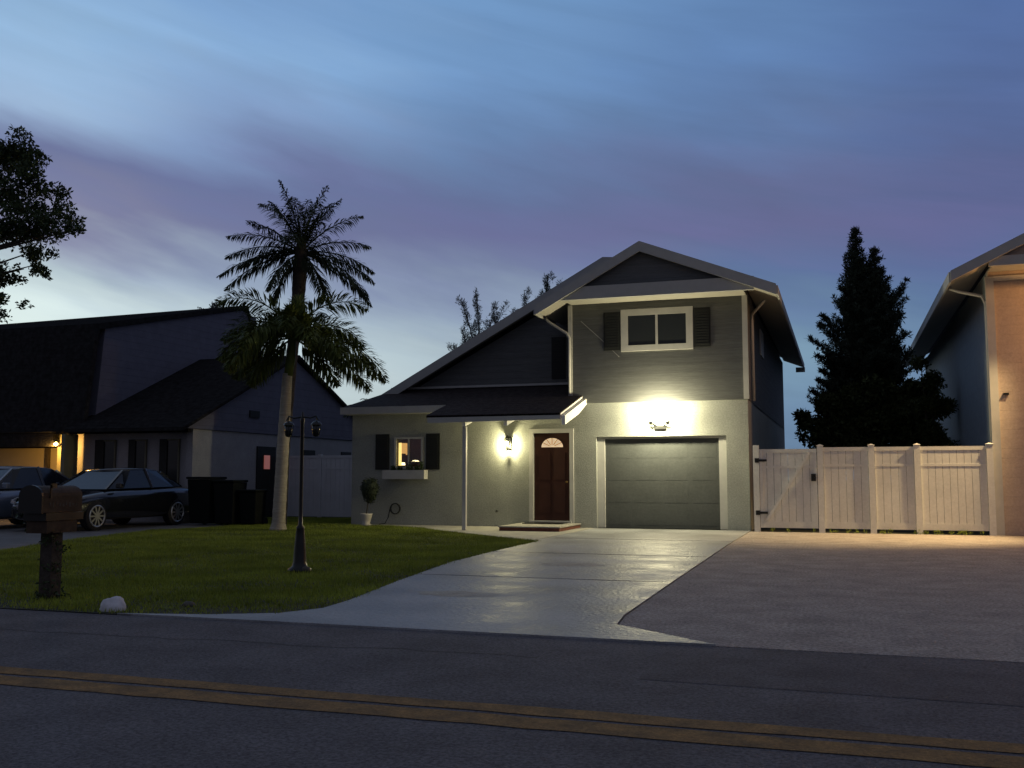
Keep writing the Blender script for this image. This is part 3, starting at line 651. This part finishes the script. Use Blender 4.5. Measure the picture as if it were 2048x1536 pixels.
mb = MB(); mb.box(-20.77,22.24,2.10,-20.69,22.45,2.15); mb.lathe([(0,0),(.08,0),(.015,.06),(0,.06)], (-20.73,22.15,2.20), 8); mb.build('lantern_frame', M['metal_dark'], pt)
MB().lathe([(0,-.06),(.05,-.025),(.06,.01),(0,.06)], (-20.73,22.15,2.13), 12).build('bulb', M['em_orange'], pt)
point('lantern_glow', (-20.76,22.08,2.03), 110, (1.0,.50,.10), .05, pt)
# weathered fence between purple and grey houses
lf = thing('vinyl_fence', 'pale panel fence closing the gap between the purple and grey houses', 'fence', (-14.2,26.5,0))
fence_panel(-16.33,-14.93,26.5,1.86,lf,M['vinyl_l'],bottom=.04); fence_panel(-14.83,-13.43,26.5,1.86,lf,M['vinyl_l'],bottom=.04); fence_panel(-13.33,-12.02,26.5,1.86,lf,M['vinyl_l'],bottom=.04)
for x in (-14.88,-13.38): B(x-.05,26.45,0,x+.05,26.55,1.90).build('post', M['vinyl_l'], lf)
# bins
def bin_(x, y, w_, h, label):
    t = thing('wheeled_bin', label, 'bin', (x,y,0), 'dark bins beside the purple house')
    mb = MB(); z0, z1 = .05, h
    a, b = w_*.42, w_*.5
    mb.add([(x-a,y-a,z0),(x+a,y-a,z0),(x+a,y+a,z0),(x-a,y+a,z0),(x-b,y-b,z1),(x+b,y-b,z1),(x+b,y+b,z1),(x-b,y+b,z1)], [(3,2,1,0),(4,5,6,7),(0,1,5,4),(1,2,6,5),(2,3,7,6),(3,0,4,7)])
    mb.build('bin_body', M['plastic_bin'], t, bevel=.02)
    B(x-b-.02,y-b-.04,z1+.003,x+b+.02,y+b+.02,z1+.06).build('lid', M['plastic_bin'], t, bevel=.02)
    for s_ in (-1, 1): MB().tube([(x+s_*b*.8-.03,y+b,.10),(x+s_*b*.8+.03,y+b,.10)], .10, 14).build('wheel', M['rubber'], t)
bin_(-15.38,21.6,.68,1.16,'tallest and leftmost of the dark bins by the purple house wall')
bin_(-14.68,21.6,.60,1.08,'middle dark bin of the three beside the purple house')
bin_(-14.08,21.7,.50,.84,'shortest dark bin, nearest the pale palm trunk')

# ---------------------------------------------------------------- cars
def make_car(name, label, cat, cx, y0, m, flip=False, H=1.44):
    """sedan along +y, nose at y0 (towards the road)"""
    t = thing(name, label, cat, (cx, y0+2.3, 0))
    L = 4.75; W = .90
    # lower body stations: (dy, halfwidth, z bottom, z belt/top)
    stn = [(0,.62,.32,.58),(.10,.78,.24,.68),(.35,.86,.20,.76),(.9,.90,.20,.86),(1.5,.91,.20,.93),(2.2,.91,.20,.95),(3.2,.91,.20,.97),(3.9,.90,.20,1.0),(4.4,.86,.24,.99),(4.68,.78,.30,.95),(4.75,.66,.40,.86)]
    mb = MB(); ring = []
    for dy, hw, zb, zt in stn:
        pr = [(-hw*.9,zb),(-hw,zb+.12),(-hw,zb+(zt-zb)*.62),(-hw*.95,zt-.07),(-hw*.80,zt-.01),(-hw*.4,zt+.02),(hw*.4,zt+.02),(hw*.80,zt-.01),(hw*.95,zt-.07),(hw,zb+(zt-zb)*.62),(hw,zb+.12),(hw*.9,zb)]
        ring.append([(cx+x, y0+dy, z) for x, z in pr])
    n = 12; vs = [p for r in ring for p in r]
    fs = [(i*n+k, i*n+(k+1) % n, (i+1)*n+(k+1) % n, (i+1)*n+k) for i in range(len(ring)-1) for k in range(n)]
    mb.add(vs, fs + [tuple(range(n-1,-1,-1)), tuple((len(ring)-1)*n+k for k in range(n))])
    body = mb.build('body', m, t, smooth=True)
    sb = body.modifiers.new('sub', 'SUBSURF'); sb.levels = 2; sb.render_levels = 2
    # cabin
    gz = H-.03
    base = [(1.35,.74,.93),(1.9,.80,.94),(2.9,.81,.96),(3.75,.78,.97),(4.20,.68,.98)]
    top = [(2.12,.55,gz-.06),(2.35,.60,gz-.01),(2.85,.61,gz),(3.3,.58,gz-.03),(3.55,.52,gz-.09)]
    mb = MB(); k = len(base)
    vs = [(cx-b[1], y0+b[0], b[2]) for b in base]+[(cx+b[1], y0+b[0], b[2]) for b in base]+[(cx-b[1], y0+b[0], b[2]) for b in top]+[(cx+b[1], y0+b[0], b[2]) for b in top]
    fl_, fr, tl, tr = 0, k, 2*k, 3*k; fs = []
    for i in range(k-1):
        fs += [(fl_+i, fl_+i+1, tl+i+1, tl+i), (fr+i+1, fr+i, tr+i, tr+i+1)]
    gs = [(fl_, tl, tr, fr), (fl_+k-1, fr+k-1, tr+k-1, tl+k-1)]
    mb.add(vs, fs+gs); mb.build('window', M['car_glass'], t)
    mb = MB()
    vs = [(cx-b[1]-.012, y0+b[0], b[2]+.004) for b in top]+[(cx, y0+b[0], b[2]+.035) for b in top]+[(cx+b[1]+.012, y0+b[0], b[2]+.004) for b in top]
    mb.add(vs, [(i, i+1, k+i+1, k+i) for i in range(k-1)]+[(k+i, k+i+1, 2*k+i+1, 2*k+i) for i in range(k-1)])
    ro = mb.build('roof_panel', m, t, smooth=True); so = ro.modifiers.new('solid', 'SOLIDIFY'); so.thickness = .03; so.offset = -1
    for s_ in (-1, 1):
        for (b, tt) in ((base[0], top[0]), (base[2], top[2]), (base[-1], top[-1])):
            MB().bar((cx+s_*(b[1]+.005), y0+b[0], b[2]-.02), (cx+s_*(tt[1]+.01), y0+tt[0], tt[2]+.01), .05, .05).build('pillar', m, t)
    for s_ in (-1, 1):
        for dy in (.92, 3.78):
            x = cx+s_*.80
            mb = MB(); mb.tube([(x-.11,y0+dy,.33),(x-.09,y0+dy,.33),(x+.09,y0+dy,.33),(x+.11,y0+dy,.33)], [.29,.33,.33,.29], 28); wh = mb.build('wheel', M['rubber'], t, smooth=False)
            mb = MB(); xo = x+s_*.115
            mb.tube([(xo-s_*.03,y0+dy,.33),(xo,y0+dy,.33)], .06, 14)
            for q in range(10):
                a = 2*math.pi*q/10; mb.bar((xo,y0+dy+.04*math.cos(a),.33+.04*math.sin(a)), (xo+s_*.0,y0+dy+.225*math.cos(a),.33+.225*math.sin(a)), .02, .035)
            mb.tube([(xo-.012,y0+dy,.33),(xo+.012,y0+dy,.33)], .05, 14)
            rim = [(xo, y0+dy+.235*math.cos(a), .33+.235*math.sin(a)) for a in [2*math.pi*q/28 for q in range(29)]]
            mb.tube(rim, .018, 6); mb.build('rim', M['alloy'], wh)
        mb = MB(); mb.add([(cx+s_*.60,y0+.06,.60),(cx+s_*.80,y0+.16,.62),(cx+s_*.86,y0+.42,.70),(cx+s_*.84,y0+.40,.755),(cx+s_*.76,y0+.14,.70),(cx+s_*.58,y0+.05,.66)], [(0,1,4,5),(1,2,3,4)])
        hl = mb.build('headlight', M['headlight'], t); so = hl.modifiers.new('solid','SOLIDIFY'); so.thickness = .04; so.offset = 0
        mb = MB(); mb.box(cx+s_*.90-.05*(s_>0)-.0, y0+1.55, .95, cx+s_*.90+.05+.05*(s_>0), y0+1.66, 1.08); mb.build('mirror', m, t, bevel=.02)
    return t
make_car('sedan_car', 'black sedan with silver wheels parked nose out beside the purple house', 'car', -16.95, 17.55, M['car_black'])
make_car('parked_car', 'pale silver blue car half out of frame left of the black sedan', 'car', -19.35, 16.6, M['car_silver'], H=1.48)

# ---------------------------------------------------------------- garden lamp post
lp = thing('garden_lamp_post', 'black lamp post with two hanging unlit lanterns on the lawn', 'lamp post', (-6.58,11.2,0))
X, Y = -6.56, 11.2
mb = MB(); mb.lathe([(.15,.0),(.15,.05),(.10,.08),(.085,.14),(.075,.30),(.062,.45),(.05,.55),(.055,.57),(.03,.60),(.024,.75),(.021,1.9),(.03,1.92),(.02,1.96),(.012,2.03),(.0,2.05)], (X,Y,0), 16); mb.build('post', M['metal_dark'], lp, smooth=True)
MB().tube([(X-.23,Y,1.93),(X-.20,Y,1.985),(X-.12,Y,1.96),(X,Y,1.975),(X+.12,Y,1.96),(X+.20,Y,1.985),(X+.23,Y,1.93)], .012, 6).build('arm', M['metal_dark'], lp)
for s_ in (-1, 1):
    lx = X+s_*.20
    mb = MB(); mb.tube([(lx,Y,1.975),(lx,Y,1.93)], .006, 6); mb.lathe([(0,.0),(.055,-.03),(.075,-.06),(.07,-.06),(0,-.055)], (lx,Y,1.93), 10)
    mb.lathe([(0,0),(.03,.01),(.045,.03),(0,.03)], (lx,Y,1.715), 10)
    for k in range(6):
        a = 2*math.pi*k/6; mb.tube([(lx+.045*math.cos(a),Y+.045*math.sin(a),1.74),(lx+.07*math.cos(a),Y+.07*math.sin(a),1.87)], .004, 4)
    ln = mb.build('lantern', M['metal_dark'], lp)
    MB().lathe([(0,0),(.036,0),(.058,.12),(0,.12)], (lx,Y,1.745), 10).build('glass_pane', M['glass_dark'], ln, smooth=True)
rk = MB(); rk.lathe([(0,0),(.05,.0),(.06,.03),(.04,.06),(0,.07)], (X+.12,Y-.05,.02), 9)
tag(rk.build('small_stone', M['rock_d'], smooth=True), 'small grey stone at the foot of the lamp post', 'stone')

# ---------------------------------------------------------------- mailbox
mbx = thing('mailbox', 'weathered dark mailbox on a thick overgrown post at the road edge', 'mailbox', (-7.4,7.95,0))
xa, xb, ya, yb = -7.60, -7.33, 7.70, 8.22
prof = [(xa,.86),(xb,.86),(xb,1.02)]+[((xa+xb)/2+.135*math.cos(t), 1.02+.10*math.sin(t)) for t in [math.pi*k/10 for k in range(1,10)]]+[(xa,1.02)]
mb = MB(); mb.prism_y(prof, ya, yb); mb.build('box', M['metal_bronze'], mbx)
mb = MB(); mb.prism_y([(x*1.0+(.0), z) for x, z in [((px-(xa+xb)/2)*1.05+(xa+xb)/2, (pz-.98)*1.05+.98) for px, pz in prof]], ya-.025, ya-.002); mb.build('door', M['metal_dark'], mbx)
mb = MB(); mb.box(xa,7.74,.78,xb+.005,8.24,.857); mb.build('shelf', M['metal_dark'], mbx)
mb = MB(); mb.box(xa+.02,7.76,.66,xb,7.79,.775) ; mb.box(xa+.02,7.79,.66,xb,8.16,.685); mb.box(xb-.025,7.79,.685,xb,8.16,.775); mb.box(xa+.02,7.79,.685,xa+.045,8.16,.775); mb.build('newspaper_holder', M['metal_bronze'], mbx)
mb = MB(); mb.box(xb+.002,7.78,1.0,xb+.012,7.80,1.13); mb.box(xb+.002,7.78,1.10,xb+.012,7.86,1.14); mb.build('flag', M['metal_dark'], mbx)
mb = MB(); mb.box(-7.53,7.90,0,-7.39,8.04,.66); mb.build('post', M['bark'], mbx)
nm = MB()
r_ = random.Random(5)
for k in range(9):      # worn, unreadable pale marks along the side
    y = 7.78+k*.044; h = r_.uniform(.02,.045); nm.box(xb+.0005,y+r_.uniform(-.006,.006),.92+r_.uniform(-.01,.01),xb+.002,y+r_.uniform(.008,.02),.92+h)
nm.build('worn_lettering', M['rock_d'], mbx)
mb = MB()
for z in np.arange(.02,.66,.045): leaves(mb, (-7.45+r_.uniform(-.08,.08),7.97+r_.uniform(-.1,.1),z), .10, .10, .05, 30, .04, r_)
leaves(mb, (-7.6,7.95,.75), .14,.16,.10, 160, .05, r_)
leaves(mb, (-7.67,7.85,.92), .07,.12,.14, 160, .05, r_)
leaves(mb, (-7.45,8.0,.03), .22,.2,.05, 160, .05, r_)
tag(mb.build('climbing_vine', M['leaf']), 'dark climbing vine wrapped around the mailbox post', 'vine')

def rock(name, c, sx, sy, sz, m, label, seed):
    rr = random.Random(seed); bm = bmesh.new(); bmesh.ops.create_icosphere(bm, subdivisions=3, radius=1)
    from mathutils import noise
    for v in bm.verts:
        d = 1+.22*noise.noise(v.co*1.6+Vector((seed,0,0)))+.08*noise.noise(v.co*5+Vector((seed,3,0)))
        v.co = Vector((v.co.x*sx*d, v.co.y*sy*d, max(v.co.z,-.25)*sz*d))
    me = bpy.data.meshes.new(name); bm.to_mesh(me); bm.free(); me.materials.append(m)
    me.polygons.foreach_set('use_smooth', [True]*len(me.polygons))
    o = bpy.data.objects.new(name, me); o.location = c; col.objects.link(o); tag(o, label, 'rock'); return o
rock('white_rock', (-6.30,7.50,.01), .135,.10,.115, M['rock'], 'white rounded rock at the grass edge by the road', 3)
rock('dull_rock', (-5.82,7.95,.01), .07,.05,.04, M['rock_d'], 'small dull stone half hidden in the grass near the road', 8)

# ---------------------------------------------------------------- palms and trees
def frond(o, az, L, el0, droop, nl, ll, m, parent, wid=.035, plume=0.0, rnd=random, name='frond'):
    """arching feather frond from point o; el0 start elevation (deg), droop = degrees bent over its length"""
    mb = MB(); n = 14; p = Vector(o); pts = [p.copy()]; dirs = []
    for i in range(n):
        e = R(el0-droop*(i/n)**1.15); d = Vector((math.cos(az)*math.cos(e), math.sin(az)*math.cos(e), math.sin(e)))
        dirs.append(d); p = p+d*(L/n); pts.append(p.copy())
    mb.tube(pts, [.028*(1-.85*i/n) for i in range(n+1)], 5)
    vs, fs = [], []
    side0 = Vector((-math.sin(az), math.cos(az), 0))
    for k in range(nl):
        t = .12+.88*(k+rnd.random()*.6)/nl; i = min(n-1, int(t*n)); fr = t*n-i
        q = pts[i].lerp(pts[min(n, i+1)], min(1, max(0, fr))); d = dirs[i]; up = side0.cross(d).normalized()*-1
        lens = ll*(math.sin(math.pi*min(1, .18+.80*t))**.6)*rnd.uniform(.85,1.12)
        for s_ in (-1, 1):
            tw = rnd.uniform(-plume, plume)*math.pi
            dirl = (side0*s_*math.cos(tw)+up*math.sin(tw))*.80+d*.62+Vector((0,0,-.30 if plume < .3 else -.05))
            dirl.normalize(); wv = dirl.cross(Vector((rnd.uniform(-.3,.3),rnd.uniform(-.3,.3),1))).normalized()*wid*.5
            e1 = q+dirl*lens*.55; e2 = q+dirl*lens+Vector((0,0,-lens*.22))
            j = len(vs); vs += [q, e1-wv, e2, e1+wv]; fs.append((j, j+1, j+2, j+3))
    mb.add(vs, fs); return mb.build(name, m, parent)
def palm_trunk(pts, rads, m, parent, rings=True):
    P = []; Rr = []
    for i in range(len(pts)-1):
        for k in range(12):
            t = k/12; P.append(Vector(pts[i]).lerp(Vector(pts[i+1]), t)); r = rads[i]*(1-t)+rads[i+1]*t
            Rr.append(r*(1.05 if (k % 3 == 0 and rings) else 1.0))
    P.append(Vector(pts[-1])); Rr.append(rads[-1])
    return MB().tube(P, Rr, 14).build('trunk', m, parent, smooth=True)
c0 = (math.radians(18.4))     # world azimuth of "towards image right" direction
rnd = random.Random(21)
pf = thing('christmas_palm', 'smooth pale trunked palm with thick arching plume fronds on the lawn', 'palm tree', (-12.30,20.0,0))
palm_trunk([(-12.29,20,0),(-12.28,20,.18),(-12.24,20,1.2),(-12.19,20,2.4),(-12.13,20,3.6)], [.20,.15,.138,.13,.11], M['palm_bark'], pf)
MB().tube([(-12.11,20,3.55),(-12.06,20,3.9),(-11.98,20,4.5)], [.10,.11,.06], 12).build('crown_shaft', M['frond'], pf, smooth=True)
crown = (-11.98,20,4.42)
# (azimuth from image-right, length, start elevation, droop)
spec = [(0,2.1,66,105),(4,2.55,8,78),(-14,2.3,-4,50),(20,2.2,-12,50),(180,2.2,64,92),(174,2.0,44,105),(190,1.9,18,85),(165,1.8,-2,70),(0,1.9,38,110),(182,1.5,-30,40),(8,1.5,-30,40),
        (90,1.7,75,80),(-90,1.6,50,110),(-60,2.0,30,100),(-120,1.9,30,100),(60,1.9,45,95),(125,2.0,50,95),(-30,2.0,10,80),(-150,1.9,5,80)]
for a, L_, e, d in spec:
    frond(crown, c0+R(a+rnd.uniform(-6,6)), L_, e, d, 135, .46, M['frond'], pf, .044, .65, rnd)
pr = thing('coconut_palm', 'tall dark feather palm rising above the pale trunked palm', 'palm tree', (-13.55,22.0,0))
palm_trunk([(-13.50,22.0,0),(-13.42,22.0,2),(-13.22,22.0,4.4),(-13.1,22.0,5.4),(-13.04,22.0,6.6),(-13.02,22.0,7.2)], [.19,.16,.145,.15,.19,.12], M['palm_bark_d'], pr)
cr = (-13.02,22.0,6.95)
spec = [(0,2.0,-22,28),(10,1.75,-2,38),(-8,1.9,-14,40),(14,1.55,28,40),(4,1.6,50,30),(25,1.7,10,42),(178,1.9,0,32),(188,1.85,-10,34),(172,1.75,18,40),(184,1.7,32,38),(160,1.7,42,20),(195,1.4,8,50),
        (90,1.5,80,25),(120,1.6,75,25),(60,1.6,72,30),(-90,1.5,70,60),(-60,1.6,60,60),(-120,1.6,60,60),(180,1.7,82,14),(0,1.6,80,16),(30,1.6,68,20),(150,1.6,66,22),(90,1.5,40,70),(-90,1.4,30,60),(-45,1.4,-35,30),(-135,1.3,-30,35),(-20,1.5,-45,25),(175,1.3,-50,20)]
for a, L_, e, d in spec:
    frond(cr, c0+R(a+rnd.uniform(-5,5)), L_*1.18, e, d+8, 80, .40, M['frond_d'], pr, .034, .22, rnd)
# low palm far behind the gap
pl2 = thing('low_palm', 'low dark palm crown seen behind the gap between the houses', 'palm tree', (-14.2,29,0))
palm_trunk([(-14.2,29,0),(-14.15,29,3.0)], [.12,.09], M['palm_bark_d'], pl2)
for k in range(12): frond((-14.15,29,3.0), k*.55, 1.3, rnd.uniform(10,75), 75, 26, .3, M['frond_d'], pl2, .04, .2, rnd)
mb = MB()
for x, z in ((-14.6,3.1),(-13.8,3.2),(-13.2,2.9)): leaves(mb, (x,29.5,z), .7,.6,.6, 500, .14, rnd)
tag(mb.build('shrub', M['leaf']), 'dark shrub mass behind the gap between the houses', 'shrub')

def branchy(root, segs, m, rnd):
    mb = MB()
    for pts, r0, r1 in segs: mb.tube(pts, [r0+(r1-r0)*i/(len(pts)-1) for i in range(len(pts))], 7)
    return mb.build('trunk', m, root)
# near tree reaching in from the left
lt_ = thing('leafy_tree', 'big leafy tree reaching into the picture from the left edge', 'tree', (-17.2,13.6,0))
T = Vector((-17.2,13.6,0))
segs = [([T, T+Vector((.1,0,2.5)), T+Vector((.4,0,4.6))], .22, .16)]
clusters = [(-14.5,14.0,7.0,.5,280),(-14.15,14,6.95,.4,220),(-13.95,14,6.5,.38,170),(-13.65,14,6.2,.30,130),(-13.72,14,5.95,.22,60),(-14.8,14.1,7.0,.5,260),
            (-14.55,14,5.95,.6,320),(-14.1,14,5.75,.5,210),(-13.7,14,5.75,.42,210),(-13.35,14,5.55,.30,150),(-13.05,14,5.42,.20,90),(-12.9,14,5.38,.10,26),(-13.75,14,5.35,.32,90),(-13.85,14,5.05,.24,90),(-13.8,14,4.8,.16,60),(-14.0,14,4.75,.15,30),(-14.1,14,5.3,.3,60),(-14.5,14,5.3,.42,150),
            (-14.6,14,4.75,.32,150),(-14.42,14,4.55,.22,90),(-14.55,14,4.25,.2,70),(-14.9,14,4.0,.3,90),(-15.2,14,6.5,.8,300),(-15.4,14,5.2,.8,300)]
leafm = MB()
for x, y, z, r0, n in clusters:
    z += .22
    for q in range(4): leaves(leafm, (x+rnd.gauss(0,r0*.33),y+rnd.gauss(0,.25),z+rnd.gauss(0,r0*.3)), r0*.6, r0*.6, r0*.45, int(n*1.0), .085, rnd)
    a = T+Vector((.4,0,4.6)); e = Vector((x,y,z)); mid = a.lerp(e,.55)+Vector((0,0,.15*(1 if z>5.5 else -.5)))
    segs.append(([a+Vector((rnd.uniform(-.1,.1),0,rnd.uniform(-.4,.2))), mid, e], .05, .008))
branchy(lt_, segs, M['bark'], rnd); leafm.build('crown', M['leaf'], lt_)

# conifer behind the white fence
cf = thing('conifer_tree', 'tall dark twin topped conifer behind the white fence', 'tree', (.75,32,0))
mb = MB(); segs = []
rnd = random.Random(11)
def conifer(x, top, y, wid, base):
    z = top
    while z > base:
        t = (top-z)/(top-base); w_ = wid(t)
        for q in range(8 if t > .15 else 5):
            a = rnd.uniform(0, 6.283); L_ = w_*rnd.uniform(.55,1.25); e = R(rnd.uniform(25,50))
            p0 = Vector((x,y,z)); d = Vector((math.cos(a)*math.cos(e),math.sin(a)*math.cos(e),math.sin(e))); p1 = p0+d*L_
            if L_ > .25: segs.append(([p0,p1], .018, .005))
            nn = max(1, int(L_/.11))
            for s_ in range(nn):
                f = (s_+.8)/nn; c = p0.lerp(p1, f); rr = .15*(1.15-.85*f)+.02; leaves(mb, c, rr, rr, rr*.8, 26, .13, rnd, up=1.0, asp=.22)
        z -= .12
    segs.append(([Vector((x,y,0)), Vector((x,y,top-.1))], .16, .02))
conifer(.58, 8.80, 32, lambda t: .06+1.5*t**.95, 2.6)
conifer(1.12, 8.15, 32.1, lambda t: .08+1.25*t**.85, 3.4)
for (x0,z0,x1,z1) in ((1.0,5.6,2.0,7.15),(1.1,5.8,1.9,6.9),(1.0,5.0,1.95,6.6),(1.2,4.6,1.85,6.1),(1.2,4.2,1.9,5.6),(1.2,3.8,1.85,5.1),(.9,3.6,1.8,4.45),(.1,5.5,-.45,6.2),(.1,5.2,-.55,5.95),(.2,4.8,-.85,5.5),(.2,4.4,-.65,4.95),(.1,4.0,-.55,4.5),(.1,3.6,-.65,4.2),(.2,3.3,-.8,3.8),(1.0,3.2,1.9,3.9)):
    segs.append(([(x0,32,z0),(x1,32,z1)], .03, .008)); n = 14
    for s_ in range(n):
        t = (s_+1)/n; rr = .20*(1.1-.85*t)+.02; leaves(mb, (x0+(x1-x0)*t,32+rnd.uniform(-.1,.1),z0+(z1-z0)*t), rr, rr, rr*.7, 55, .13, rnd, up=.8, asp=.22)
branchy(cf, segs, M['bark'], rnd); mb.build('crown', M['leaf_con'], cf)
def bush(name, label, cs, m, size, cat='shrub', core=True):
    t = thing(name, label, cat, (cs[0][0], cs[0][1], 0)); mb = MB()
    for x, y, z, r0, n in cs:
        for q in range(4):
            leaves(mb, (x+rnd.gauss(0,r0*.35), y+rnd.gauss(0,r0*.2), z+rnd.gauss(0,r0*.3)), r0*.65, r0*.65, r0*.6, int(n*1.0), size, rnd)
    mb.build('crown', m, t)
    tm = MB()
    for x, y, z, r0, n in cs[:4]: tm.tube([(x,y,0),(x+.1,y,z*.6),(x,y,z)], [.05,.04,.01], 6)
    tm.build('trunk', M['bark'], t); return t
bush('broad_shrub', 'wide dark green shrub filling the space behind the white fence', [(-.75,31,1.7,.7,700),(-.55,31,2.5,.7,700),(-.2,31,3.2,.55,600),(.3,31,3.5,.6,700),(.1,31,1.8,.9,1000),(.3,31,2.6,.8,900),(1.0,31,3.7,.6,700),(1.0,31,2.8,.8,900),(1.0,31,1.8,.9,1000),(1.7,31,3.4,.6,600),(1.7,31,2.6,.8,800),(1.8,31,1.7,.9,1000),(-.95,31,2.9,.3,250),(2.3,31,2.9,.6,800),(2.5,31,1.7,.8,800),(2.45,31,3.7,.4,400),(2.1,31,3.6,.5,500)], M['leaf_hedge'], .15)
bush('leafy_shrub', 'dark leafy shrub against the side wall of the right house', [(2.45,29.5,2.4,.5,500),(2.2,29.5,3.2,.45,420),(2.35,29.5,3.9,.40,300),(2.15,29.5,4.35,.28,150),(2.55,29.5,3.1,.4,350),(2.5,29.5,1.8,.5,420)], M['leaf_hedge'], .10)
# wispy tree beyond the roof
def wispy(name, label, ups, m):
    t = thing(name, label, 'tree', (ups[0][0], 40, 0)); mb = MB(); sg = []
    for x0, z0, x1, z1, d in ups:
        sg.append(([(x0,40,z0),((x0+x1)/2+.05,40,(z0+z1)/2),(x1,40,z1)], .05, .01)); n = int(12*d)
        for s_ in range(n):
            q = (s_+rnd.random())/n; leaves(mb, (x0+(x1-x0)*q+rnd.gauss(0,.10),40+rnd.gauss(0,.1),z0+(z1-z0)*q), .20*(1.2-q*.85), .15, .22, 60, .16, rnd, up=1.2, asp=.16)
    branchy(t, sg, M['leaf_pale'], rnd); mb.build('crown', m, t); return t
wispy('feathery_tree', 'pale feathery tree with upright sprays showing above the long roof slope', [(-14.9,6.3,-15.65,9.0,1.6),(-14.8,6.3,-14.95,9.2,1.7),(-14.7,6.4,-14.1,8.6,1.4),(-14.6,6.4,-13.7,8.6,1.2),(-14.9,6.2,-16.3,6.9,.8),(-14.6,6.4,-13.2,8.3,1.2),(-15.2,6.2,-15.6,7.6,1.0)], M['leaf_pale'])
wispy('thin_tree', 'thin dark tree tips poking above the roof left of the front gable', [(-12.4,6.5,-12.75,9.2,1.3),(-12.0,7,-11.7,9.8,2.4),(-12.0,7,-11.35,9.3,1.6),(-12.2,6.8,-12.1,8.9,1.2),(-12.0,0,-12.0,7,.3)], M['leaf_con'])
bush('distant_tree', 'distant tree tops just showing above the ridge of the purple house', [(-29.0,40,9.05,.4,60),(-28.3,40,9.2,.35,60),(-27.6,40,9.15,.35,50),(-29.7,40,8.9,.3,40)], M['leaf_pale'], .14, 'tree')
